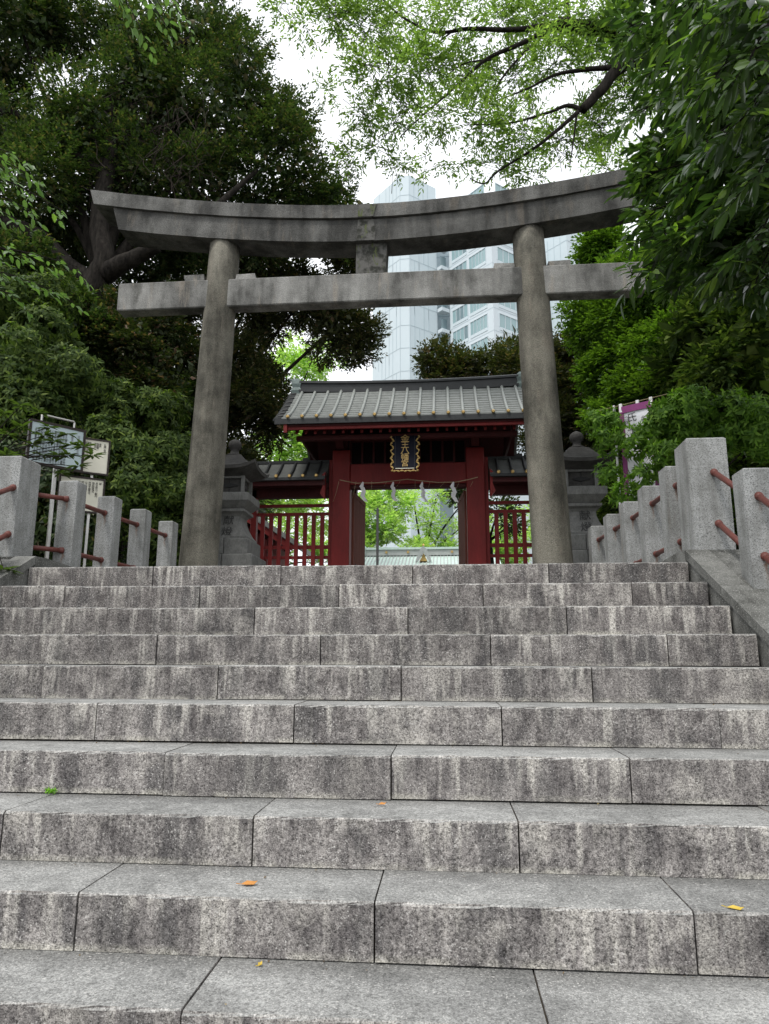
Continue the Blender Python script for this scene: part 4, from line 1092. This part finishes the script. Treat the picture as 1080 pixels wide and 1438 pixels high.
for i in range(170):
    p = at(rng.uniform(105, 300), rng.uniform(130, 262), 9.25+rng.uniform(-.25, .5)); q = p+np.array([rng.normal()*.35, rng.normal()*.15, -rng.uniform(.15, .9)])
    m_ = (p+q)/2+rng.normal(size=3)*.14
    vm.tube([p-vo, (p+m_)/2-vo+rng.normal(size=3)*.03, m_-vo, (q+m_)/2-vo+rng.normal(size=3)*.03, q-vo], rng.uniform(.003, .007), n=3, cap=False)
vm.build('stems', mat_simple('dry_vine', (.022, .015, .011), .9, .4, 9, bump=0), vt_, kind='stuff')
B_l = lumps_px([(430, 415, 45, 13), (470, 460, 50, 13), (500, 500, 25, 13), (400, 385, 50, 13), (350, 420, 55, 13), (330, 500, 60, 12.5), (360, 570, 55, 12.5), (372, 545, 28, 13), (300, 600, 60, 12.5), (340, 640, 30, 12), (520, 470, 10, 13), (375, 455, 28, 13), (230, 450, 60, 12.5), (500, 380, 30, 13.5), (385, 600, 28, 12.4), (470, 350, 40, 13)])
tree('evergreen_tree', B_l, 9500, L_BROWNT, per=8, twig=.25, L=.095, W=.042, trunk=(-8.2, 13.3), tr=.24, inner=5000, innerL=.17, twigs=700, sub=9,
     label='bronze tinged evergreen tree between the left torii leg and the tower')
# C: shrubs on the left bank
def bush(lst, n, mat, label, **k):
    kw = dict(per=9, twig=.13, L=.088, W=.029, mode='rosette', shape='h', sub=9, tr=.05, inner=1200, innerL=.13, twigs=160, cat='shrub', hollow=.5); kw.update(k)
    return tree(kw.pop('name', 'shrub'), lumps_px(lst), n, mat, label=label, **kw)
bush([(20, 520, 65, 6.3), (70, 480, 60, 6.8), (25, 440, 60, 6.8), (105, 540, 50, 6.6), (50, 590, 50, 6.2), (0, 600, 50, 6.0)], 4200, L_BUSH, 'layered green shrub at the left edge above the blue notice board')
bush([(30, 670, 55, 6.0), (90, 690, 60, 5.9), (60, 740, 60, 5.8), (120, 745, 45, 5.8), (0, 700, 40, 5.6)], 2200, L_EVER, 'dark shrub behind the left granite fence posts')
bush([(170, 640, 50, 6.6), (215, 660, 48, 6.8), (160, 590, 50, 7.0), (215, 600, 48, 7.3), (190, 700, 48, 6.5), (240, 700, 40, 6.9), (245, 640, 35, 7.2), (150, 700, 35, 6.4), (238, 745, 30, 6.8), (205, 750, 30, 6.6), (240, 785, 26, 6.9), (210, 790, 26, 6.9)], 5000, L_BUSH, 'mid green shrub between the cream notices and the left torii leg')
bush([(180, 480, 52, 8.0), (235, 520, 48, 8.3), (150, 450, 40, 8.0), (230, 460, 45, 8.6), (205, 550, 45, 8.0), (265, 500, 25, 8.6)], 3200, L_BRN, 'brownish dry leaved shrub under the left end of the cross beam', mode='alt', L=.07, W=.03)
bush([(95, 420, 50, 8.0), (30, 390, 55, 7.8), (110, 470, 50, 7.8), (60, 430, 50, 7.6)], 3000, L_EVER, 'dark green shrub below the forked trunk on the left bank', mode='alt', L=.08, W=.035)
bush([(120, 590, 45, 8.5), (60, 520, 70, 9), (200, 560, 70, 9.5), (130, 650, 70, 8.5), (260, 620, 50, 9.5), (280, 560, 40, 10)], 2500, L_EVER, 'deep shade shrub mass behind the other shrubs of the left bank', L=.11, W=.05, mode='alt')
# D: canopy of fresh leaves, top right
zl = [(470, 20, 35), (520, 45, 42), (575, 30, 45), (640, 30, 40), (700, 30, 40), (540, 100, 42), (600, 95, 40), (655, 100, 40), (510, 160, 26), (560, 160, 34), (610, 165, 36), (670, 165, 42), (720, 110, 40),
      (780, 90, 42), (840, 90, 45), (730, 180, 40), (790, 200, 40), (840, 180, 45), (880, 130, 50), (560, 225, 20), (600, 240, 14), (640, 225, 20), (690, 230, 22), (740, 240, 24), (460, 130, 15), (430, 30, 22), (400, 10, 25), (760, 30, 40), (830, 30, 45), (490, 215, 12), (860, 240, 30), (530, 200, 18)]
Z_l = lumps_px([(a, b, r*.95, 8.6+1.4*((i*7) % 5)/5) for i, (a, b, r) in enumerate(zl)])
def zp(px, py, y=9.0): return at(px, py, y)
zlim = [([zp(1010, 90), zp(940, 60), zp(880, 45), zp(820, 38), zp(782, 33)], .19, .105),
        ([zp(782, 33), zp(720, 42), zp(660, 40), zp(610, 45), zp(560, 20), zp(520, -20)], .055, .012),
        ([zp(782, 36), zp(730, 62), zp(685, 82), zp(650, 112), zp(625, 135), zp(590, 165), zp(562, 192)], .050, .008),
        ([zp(775, 40), zp(735, 75), zp(705, 110), zp(690, 140), zp(672, 172)], .032, .006),
        ([zp(1010, 90, 8.6), zp(930, 80, 8.6), zp(875, 92, 8.6), zp(845, 125, 8.6), zp(818, 155, 8.6)], .14, .075),
        ([zp(818, 155, 8.6), zp(798, 148, 8.6), zp(770, 158, 8.6), zp(720, 172, 8.6), zp(665, 175, 8.6)], .045, .008),
        ([zp(812, 157, 8.6), zp(780, 185, 8.6), zp(745, 212, 8.6), zp(700, 240, 8.6), zp(680, 258, 8.6), zp(660, 250, 8.6)], .040, .007),
        ([zp(860, 95, 8.6), zp(820, 98, 8.6), zp(780, 105, 8.6), zp(740, 125, 8.6), zp(700, 140, 8.6)], .05, .008),
        ([zp(810, 160, 8.6), zp(805, 200, 8.6), zp(800, 235, 8.6)], .02, .006), ([zp(640, 40), zp(600, 70), zp(560, 85)], .02, .006), ([zp(690, 84), zp(650, 90), zp(610, 120)], .02, .005), ([zp(800, 30), zp(796, 0), zp(790, -40)], .04, .015)]
tree('zelkova_tree', Z_l, 3100, L_ZEL, per=11, twig=.34, L=.088, W=.028, gen=False, fork=zp(1010, 90), trunk=(5.2, 9.2), tr=.30, limbs=zlim, twigs=450, sub=8, hollow=.15, bark=M_BARKG, squash=.6, shape='h',
     label='tree with fresh light green leaves and spreading dark boughs over the right of the torii')
# E: mid-green maple at right, behind the torii
E_l = lumps_px([(850, 350, 38, 9.0), (885, 400, 50, 8.6), (840, 455, 38, 9.2), (880, 500, 50, 8.6), (850, 530, 35, 9), (925, 480, 50, 8.0), (900, 560, 45, 8.0), (940, 550, 45, 7.6), (870, 450, 45, 8.8), (865, 590, 35, 8.4), (920, 390, 50, 8.2)])
tree('maple_tree', E_l, 10500, L_MAPLE, per=8, twig=.20, L=.062, W=.042, trunk=(3.0, 8.5), tr=.13, inner=3500, innerL=.12, twigs=500, sub=9,
     label='fresh mid green maple tree behind the right end of the torii beams')
E2_l = lumps_px([(985, 470, 55, 6.6), (1040, 500, 60, 6.2), (1075, 450, 60, 6.0), (1000, 540, 50, 6.4), (1060, 560, 50, 6.2), (960, 520, 35, 6.9), (1020, 430, 50, 6.6), (1000, 640, 70, 9), (1060, 660, 70, 8.5), (940, 660, 50, 9.5), (900, 700, 50, 9.5), (1050, 400, 80, 9), (990, 740, 60, 8.5), (860, 720, 40, 10), (1060, 740, 60, 8)])
tree('evergreen_tree', E2_l, 5600, L_BUSH, per=8, twig=.22, L=.095, W=.042, trunk=(3.6, 10.3), tr=.15, inner=2200, innerL=.28, sub=8, label='shaded evergreen tree behind the right fence and banner')
# F: azalea-like bush by the right fence
F_l = lumps_px([(918, 610, 18, 5.0), (850, 622, 11, 5.2), (862, 598, 8, 5.3), (880, 612, 9, 5.2), (856, 668, 11, 5.2), (882, 698, 13, 5.0), (900, 668, 14, 4.8), (895, 632, 12, 4.9), (945, 595, 30, 4.9), (975, 580, 34, 4.8), (1010, 590, 36, 4.8), (1045, 590, 36, 4.7), (1075, 605, 30, 4.6), (945, 640, 24, 4.7), (850, 600, 18, 5.5), (1000, 620, 30, 5.2)])
def keep_f(P): return (P[:, 0] > .22+0*P[:, 0]) | (P[:, 2] > 2.32)
ft = tree('azalea_shrub', F_l, 1500, L_AZA, per=9, twig=.08, L=.074, W=.023, mode='rosette', shape='h', trunk=(.95, 5.3), tr=.045, inner=260, innerL=.14, twigs=260, sub=8, hollow=.3, cat='shrub', cull=keep_f,
     label='bright green azalea shrub leaning over the right granite posts in front of the banner')
# trees behind the gate
tree('evergreen_tree', lumps_px([(612, 505, 30, 16), (650, 530, 40, 16), (690, 520, 42, 16), (725, 495, 32, 16.5), (745, 530, 40, 16), (640, 560, 40, 16.5), (700, 560, 40, 16)]), 3600, L_BROWNT, per=8, twig=.28, L=.10, W=.05, trunk=(-.6, 16.4), tr=.18, inner=700, innerL=.35, sub=10, twigs=200, label='rounded brown tinged tree rising behind the gate roof')
tree('evergreen_tree', lumps_px([(790, 500, 40, 13), (825, 540, 40, 12.6), (800, 590, 40, 12.6), (845, 480, 25, 13), (780, 545, 35, 13), (840, 620, 35, 12.4), (770, 620, 35, 13), (830, 680, 30, 12)]), 3200, L_BROWNT, per=8, twig=.26, L=.095, W=.045, trunk=(1.9, 13.2), tr=.16, inner=900, innerL=.3, sub=9, twigs=200, label='dark bronze tree beside the right torii leg, above the right stone lantern')
def far_tree(lst, n, label, trunk, tr=.2, **k):
    kw = dict(per=7, twig=.4, L=.19, W=.10, sub=9, hollow=.3, twigs=0, bark=M_BARKG); kw.update(k)
    return tree('broadleaf_tree', lumps_px(lst), n, L_FAR, label=label, trunk=trunk, tr=tr, group='bright trees beyond the gate', **kw)
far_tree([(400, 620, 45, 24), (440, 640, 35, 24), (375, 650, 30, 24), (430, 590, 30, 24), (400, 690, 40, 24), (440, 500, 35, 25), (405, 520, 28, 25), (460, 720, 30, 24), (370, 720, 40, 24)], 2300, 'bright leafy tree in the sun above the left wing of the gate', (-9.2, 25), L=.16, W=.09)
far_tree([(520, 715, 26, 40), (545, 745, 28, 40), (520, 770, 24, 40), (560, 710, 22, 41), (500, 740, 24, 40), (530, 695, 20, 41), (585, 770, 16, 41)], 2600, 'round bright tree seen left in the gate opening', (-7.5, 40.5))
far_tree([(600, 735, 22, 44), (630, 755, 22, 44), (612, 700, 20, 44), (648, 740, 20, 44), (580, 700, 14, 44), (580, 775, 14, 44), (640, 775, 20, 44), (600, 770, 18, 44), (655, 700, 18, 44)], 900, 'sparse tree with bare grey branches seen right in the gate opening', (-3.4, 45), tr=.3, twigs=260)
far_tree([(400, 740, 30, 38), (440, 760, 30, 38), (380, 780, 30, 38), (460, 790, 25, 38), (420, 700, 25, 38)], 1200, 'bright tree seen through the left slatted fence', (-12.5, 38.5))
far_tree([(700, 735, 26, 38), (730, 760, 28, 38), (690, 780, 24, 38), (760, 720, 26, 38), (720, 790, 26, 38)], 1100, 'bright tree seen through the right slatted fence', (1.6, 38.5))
tree('evergreen_tree', lumps_px([(655, 700, 16, 18), (645, 690, 14, 18), (700, 715, 14, 18), (718, 735, 12, 18), (660, 715, 10, 18)]), 380, L_EVER, per=8, twig=.3, L=.12, W=.06, trunk=(-.2, 18.5), tr=.12, label='dark leaved tree showing behind the right gate door')
# woods far out on both sides
for lst, lab in (([(60, 620, 120, 16), (200, 560, 120, 16), (100, 480, 100, 16), (20, 380, 100, 17), (320, 560, 60, 18), (300, 690, 60, 17), (180, 700, 90, 15), (60, 740, 90, 14), (340, 700, 40, 17)], 'left'), ([(980, 560, 110, 15), (1070, 620, 110, 14), (900, 640, 70, 16), (1000, 720, 90, 14), (960, 400, 80, 16), (1080, 440, 100, 15), (870, 700, 50, 16)], 'right')):
    tree('evergreen_tree', lumps_px(lst), 2600, L_EVER, per=8, twig=.4, L=.17, W=.08, inner=1800, innerL=.5, tr=.3, sub=8, label='dark tree standing far back on the %s side of the shrine' % lab)

# G: glossy laurel overhanging at the right, nearest thing in the picture
off = np.array([2.3, 3.1, float(ground_z(np.array(2.3), np.array(3.1)))])
lt = empty('laurel_tree', off); tag(lt, 'dark glossy leaved laurel overhanging the top right corner and the end of the torii', 'tree')
tb = MB(); limb(tb, [(0, 0, -.1), (-.1, -.05, 1.5), (-.25, -.1, 2.9), (-.3, -.1, 4.4)], .13, .05)
tb.build('trunk', M_BARK, lt, smooth=True)
def lp(px, py, y): return at(px, py, y)
br = []
src = [((1110, 300, 3.2), (1090, 60, 2.6)), ((1130, 520, 3.4), (1100, 330, 3.0))]
ends = [(880, 40, 3.6), (900, 100, 3.4), (885, 160, 3.4), (905, 215, 3.3), (890, 250, 3.5), (900, 300, 3.4), (875, 345, 3.3), (880, 390, 3.3), (930, 0, 2.9), (980, 30, 2.4), (960, 90, 2.6), (1000, 120, 2.3), (960, 180, 2.8), (1030, 60, 2.0), (1020, 200, 2.4), (960, 250, 3.0), (1050, 150, 2.0), (1040, 260, 2.5), (970, 320, 3.0), (1010, 380, 2.9), (1060, 340, 2.6), (1060, 400, 3.1), (940, 140, 3.1), (1070, 30, 2.2), (950, -40, 3.0), (1010, -50, 2.6), (870, -30, 4.0), (930, 340, 3.2), (1020, 300, 2.8), (1075, 220, 2.3), (980, 220, 3.3), (905, 60, 3.9), (915, 190, 3.8), (985, 40, 1.5), (1000, 110, 1.4), (1020, 10, 1.2), (1040, 170, 1.5), (1050, 90, 1.1), (990, 200, 1.9), (1060, 250, 1.6), (960, 10, 1.8)]
hub = lp(1160, 300, 3.2)
for (px, py, y) in ends:
    e = lp(px, py, y); s_ = lp(1140+rng.uniform(-20, 40), py-60+rng.uniform(-40, 60), y+.4)
    m_ = (e+s_)/2+np.array([0, 0, .16]); br.append(([s_, m_, e], 13))
NL = leafy_branches(lt, off, br, L_LAUR, .150, .043, .021, .27, 300, droop=.12, r=.011)
# shaded inner foliage of the same tree
lin = lumps_px([(1040, 60, 90, 3.6), (1000, 180, 80, 4.0), (1060, 230, 90, 3.6), (1020, 340, 80, 4.0), (1070, 380, 80, 3.7), (960, 90, 60, 4.3), (950, 280, 50, 4.4), (1100, 120, 90, 3.2), (910, 30, 50, 4.6)])
P, O = crown_points(lin, 1500, sub=8, hollow=.3)
V, F = leaf_arrays(*spray_leaves(P-off, O, 8, .2, .13, .045, 'alt', .1), 'h')
c = link('crown', tri_mesh('crown', V, F, L_LAUR), lt); c['kind'] = 'stuff'

# H: young broad leaves reaching in at the left and top left
offh = np.array([-6.5, 2.6, float(ground_z(np.array(-6.5), np.array(2.6)))])
ht = empty('broadleaf_tree', offh); tag(ht, 'small tree with pale fresh leaves reaching in from the left edge and top left corner', 'tree')
tb = MB(); limb(tb, [(0, 0, -.1), (.1, 0, 1.2), (.3, .05, 2.6), (.9, .0, 4.2), (1.6, -.1, 5.6)], .09, .03)
limb(tb, [(.25, .05, 2.3), (.8, .2, 2.9), (1.1, .3, 3.2)], .035, .012); limb(tb, [(.18, .05, 1.7), (.7, .3, 2.2), (1.1, .5, 2.5)], .035, .012)
tb.build('trunk', M_BARK, ht, smooth=True)
bh = []
for px, py, y, sx_, sy_ in ((95, 300, 3.0, -60, 230), (60, 260, 3.0, -60, 200), (50, 300, 3.1, -60, 260), (40, 230, 2.9, -50, 200), (20, 250, 3.1, -60, 200), (25, 310, 2.9, -60, 280)):
    e = lp(px, py, y); s_ = lp(sx_, sy_, y); bh.append(([s_, (s_+e)/2+np.array([0, 0, .05]), e], 6))
for px, py, y, sx_, sy_ in ((110, 375, 3.6, -50, 345), (105, 425, 3.6, -50, 370), (60, 370, 3.5, -60, 340), (70, 405, 3.6, -60, 380), (30, 420, 3.5, -60, 400)):
    e = lp(px, py, y); s_ = lp(sx_, sy_, y); bh.append(([s_, (s_+e)/2+np.array([0, 0, .05]), e], 7))
for px, py, y, sx_, sy_ in ((262, 20, 2.4, 190, -60), (235, 38, 2.4, 170, -50), (200, 45, 2.4, 140, -60), (175, 12, 2.4, 120, -70), (225, 8, 2.4, 180, -60)):
    e = lp(px, py, y); s_ = lp(sx_, sy_, y); bh.append(([s_, (s_+e)/2+np.array([0, 0, .03]), e], 5))
leafy_branches(ht, offh, bh, L_NEAR, .088, .038, .032, .17, 300, droop=.2, r=.007)
# I: rhododendron twig in front of the blue notice board
offi = np.array([-6.2, 3.4, float(ground_z(np.array(-6.2), np.array(3.4)))])
it = empty('rhododendron_shrub', offi); tag(it, 'rhododendron branch with narrow leaves crossing in front of the pale blue notice board', 'shrub')
tb = MB(); limb(tb, [(0, 0, -.1), (.3, .1, .6), (.6, .3, 1.05)], .03, .012)
tips = []
for px, py, y in ((130, 640, 4.0), (118, 628, 4.0), (100, 625, 4.0), (82, 640, 4.0), (62, 612, 4.0), (110, 655, 4.0), (95, 640, 4.0), (75, 620, 4.0), (95, 610, 4.1), (60, 640, 4.0), (45, 625, 4.0), (85, 665, 4.0), (30, 600, 4.0), (20, 640, 3.9), (10, 610, 3.9), (40, 660, 3.9), (68, 600, 4.1), (5, 580, 4.0), (30, 570, 4.1), (55, 580, 4.1), (15, 720, 3.2), (5, 800, 2.6), (10, 640, 3.6), (0, 700, 3.3)):
    e = lp(px, py, y)-offi; tips.append(e)
    limb(tb, [(.6, .3, 1.05), (np.array([.6, .3, 1.05])*.4+e*.6)+np.array([0, 0, .05]), e], .007, .003, n=5)
tb.build('trunk', M_BARK, it, smooth=True)
V, F = leaf_arrays(np.zeros((1, 3)), np.array([[1., 0, 0]]), np.array([[0, 0, 1.]]), np.array([1.]), np.array([.30]), 'f'); lme = tri_mesh('leaf', V, F, L_BUSH)
for e in tips:
    for k in range(15):
        ph = k*2.4+rng.random(); el = rng.uniform(-.25, .5)
        d = Vector((math.cos(ph)*math.cos(el), math.sin(ph)*math.cos(el), math.sin(el)))
        q = d.to_track_quat('X', 'Z'); o = link('leaf', lme, it)
        s_ = .118*rng.uniform(.7, 1.15); o.matrix_basis = Matrix.Translation(Vector(e)) @ q.to_matrix().to_4x4() @ Matrix.Scale(s_, 4)

# ------------------------------------------------------------------ small things on the steps
def step_point(px, py, k):
    d = fw+(px-540)/F_PX*rt-(py-719)/F_PX*up; s_ = (k*RI-CAM[2])/d[2]; return CAM+d*s_
M_LY = mat_simple('yellow_fallen_leaf', (.50, .36, .06), .7, .2, 20, bump=0); M_LO = mat_simple('orange_fallen_leaf', (.45, .20, .05), .7, .25, 20, bump=0); M_WEED = L_NEAR
def dead_leaf(px, py, k, L_, W_, rz, mat, label):
    p = step_point(px, py, k); b = MB()
    v = [(-L_/2, 0, .002), (-L_*.15, W_/2, .008), (L_*.3, W_*.4, .006), (L_/2, 0, .010), (L_*.3, -W_*.4, .003), (-L_*.15, -W_/2, .004), (0, 0, .002)]
    v2 = [(a, c, z-.0012) for a, c, z in v]
    f = [(6, i, (i+1) % 6) for i in range(6)]+[(13, (i+1) % 6+7, i+7) for i in range(6)]+[(i, i+7, (i+1) % 6+7, (i+1) % 6) for i in range(6)]
    b.add(v+v2, f); b.tube([(-L_/2, 0, .002), (-L_*.8, .004, .003)], .0012, n=4)
    o = b.build('fallen_leaf', mat, loc=(p[0], p[1], k*RI+.002)); o.rotation_euler[2] = rz; tag(o, label, 'fallen leaf', 'fallen leaves on the steps')
dead_leaf(350, 1243, 1, .050, .026, .2, M_LO, 'curled orange brown leaf in the middle of a lower tread, left of the joint')
dead_leaf(1033, 1278, 1, .045, .016, -.5, M_LY, 'yellow leaf with a stalk at the right edge of a lower tread')
dead_leaf(537, 1131, 2, .028, .012, .1, M_LO, 'tiny orange leaf in the middle of the third visible tread from below')
dead_leaf(365, 1357, 0, .016, .010, 1.0, M_LY, 'tiny yellow leaf scrap on the lowest visible tread')
p = step_point(78, 1113, 2); wd = empty('weed', (p[0], 3*TR-.006, 2*RI)); tag(wd, 'small bright green weed in the joint at the foot of a riser on the left', 'weed')
M_SPR = mat_leaf('bright_weed_leaf', (.14, .30, .03), (.22, .42, .06), trans=.4)
n = 60; Pw = np.zeros((n, 3))+rng.normal(size=(n, 3))*np.array([.009, .004, .004])+np.array([0, -.010, .010]); dw = rand_dirs(n)+np.array([0, -.6, .7])
V, F = leaf_arrays(Pw, dw, rand_dirs(n)+np.array([0, -.4, 1]), rng.uniform(.009, .016, n), rng.uniform(.006, .009, n), 'h')
link('leaves', tri_mesh('leaves', V, F, M_SPR), wd)

# low plants covering the soil of both banks
n = 5200; X_ = np.where(rng.random(n) < .5, rng.uniform(.75, 7, n), rng.uniform(-11, -5.2, n)); Y_ = rng.uniform(-4, 12, n)
Pg = np.c_[X_, Y_, ground_z(X_, Y_)+.02]; Og = nrmz(np.array([0, 0, 1.0])+rand_dirs(n)*.7)
V, F = leaf_arrays(*spray_leaves(Pg, Og, 9, .16, .12, .045, 'rosette'), 'q')
ug = link('undergrowth', tri_mesh('undergrowth', V, F, L_BUSH)); ug['kind'] = 'stuff'; ug['label'] = 'low leafy plants covering the soil of the banks beside the stairs'; ug['category'] = 'undergrowth'
# crumbs of leaves and grit gathered at the feet of the risers
n = 260; kk = rng.integers(0, 9, n); xx_ = rng.uniform(-4.3, -.1, n)
back = rng.random(n) < .75
yy_ = np.where(back, (kk+1)*TR-rng.random(n)**2*.06-.008, kk*TR+rng.uniform(.03, .28, n)); Pl = np.c_[xx_, yy_, kk*RI+.003+rng.random(n)*.003]
dd = rand_dirs(n); dd[:, 2] *= .15; nn_ = np.array([0, 0, 1.0])+rand_dirs(n)*.25
V, F = leaf_arrays(Pl, dd, nn_, rng.uniform(.004, .015, n), rng.uniform(.003, .008, n), 'h')
M_LIT = mat_leaf('dry_leaf_crumb', (.05, .035, .02), (.14, .09, .04), (.28, .20, .08), trans=.1)
lit = link('leaf_litter', tri_mesh('leaf_litter', V, F, M_LIT)); lit['kind'] = 'stuff'; lit['label'] = 'dry leaf crumbs and grit gathered at the feet of the risers'; lit['category'] = 'litter'
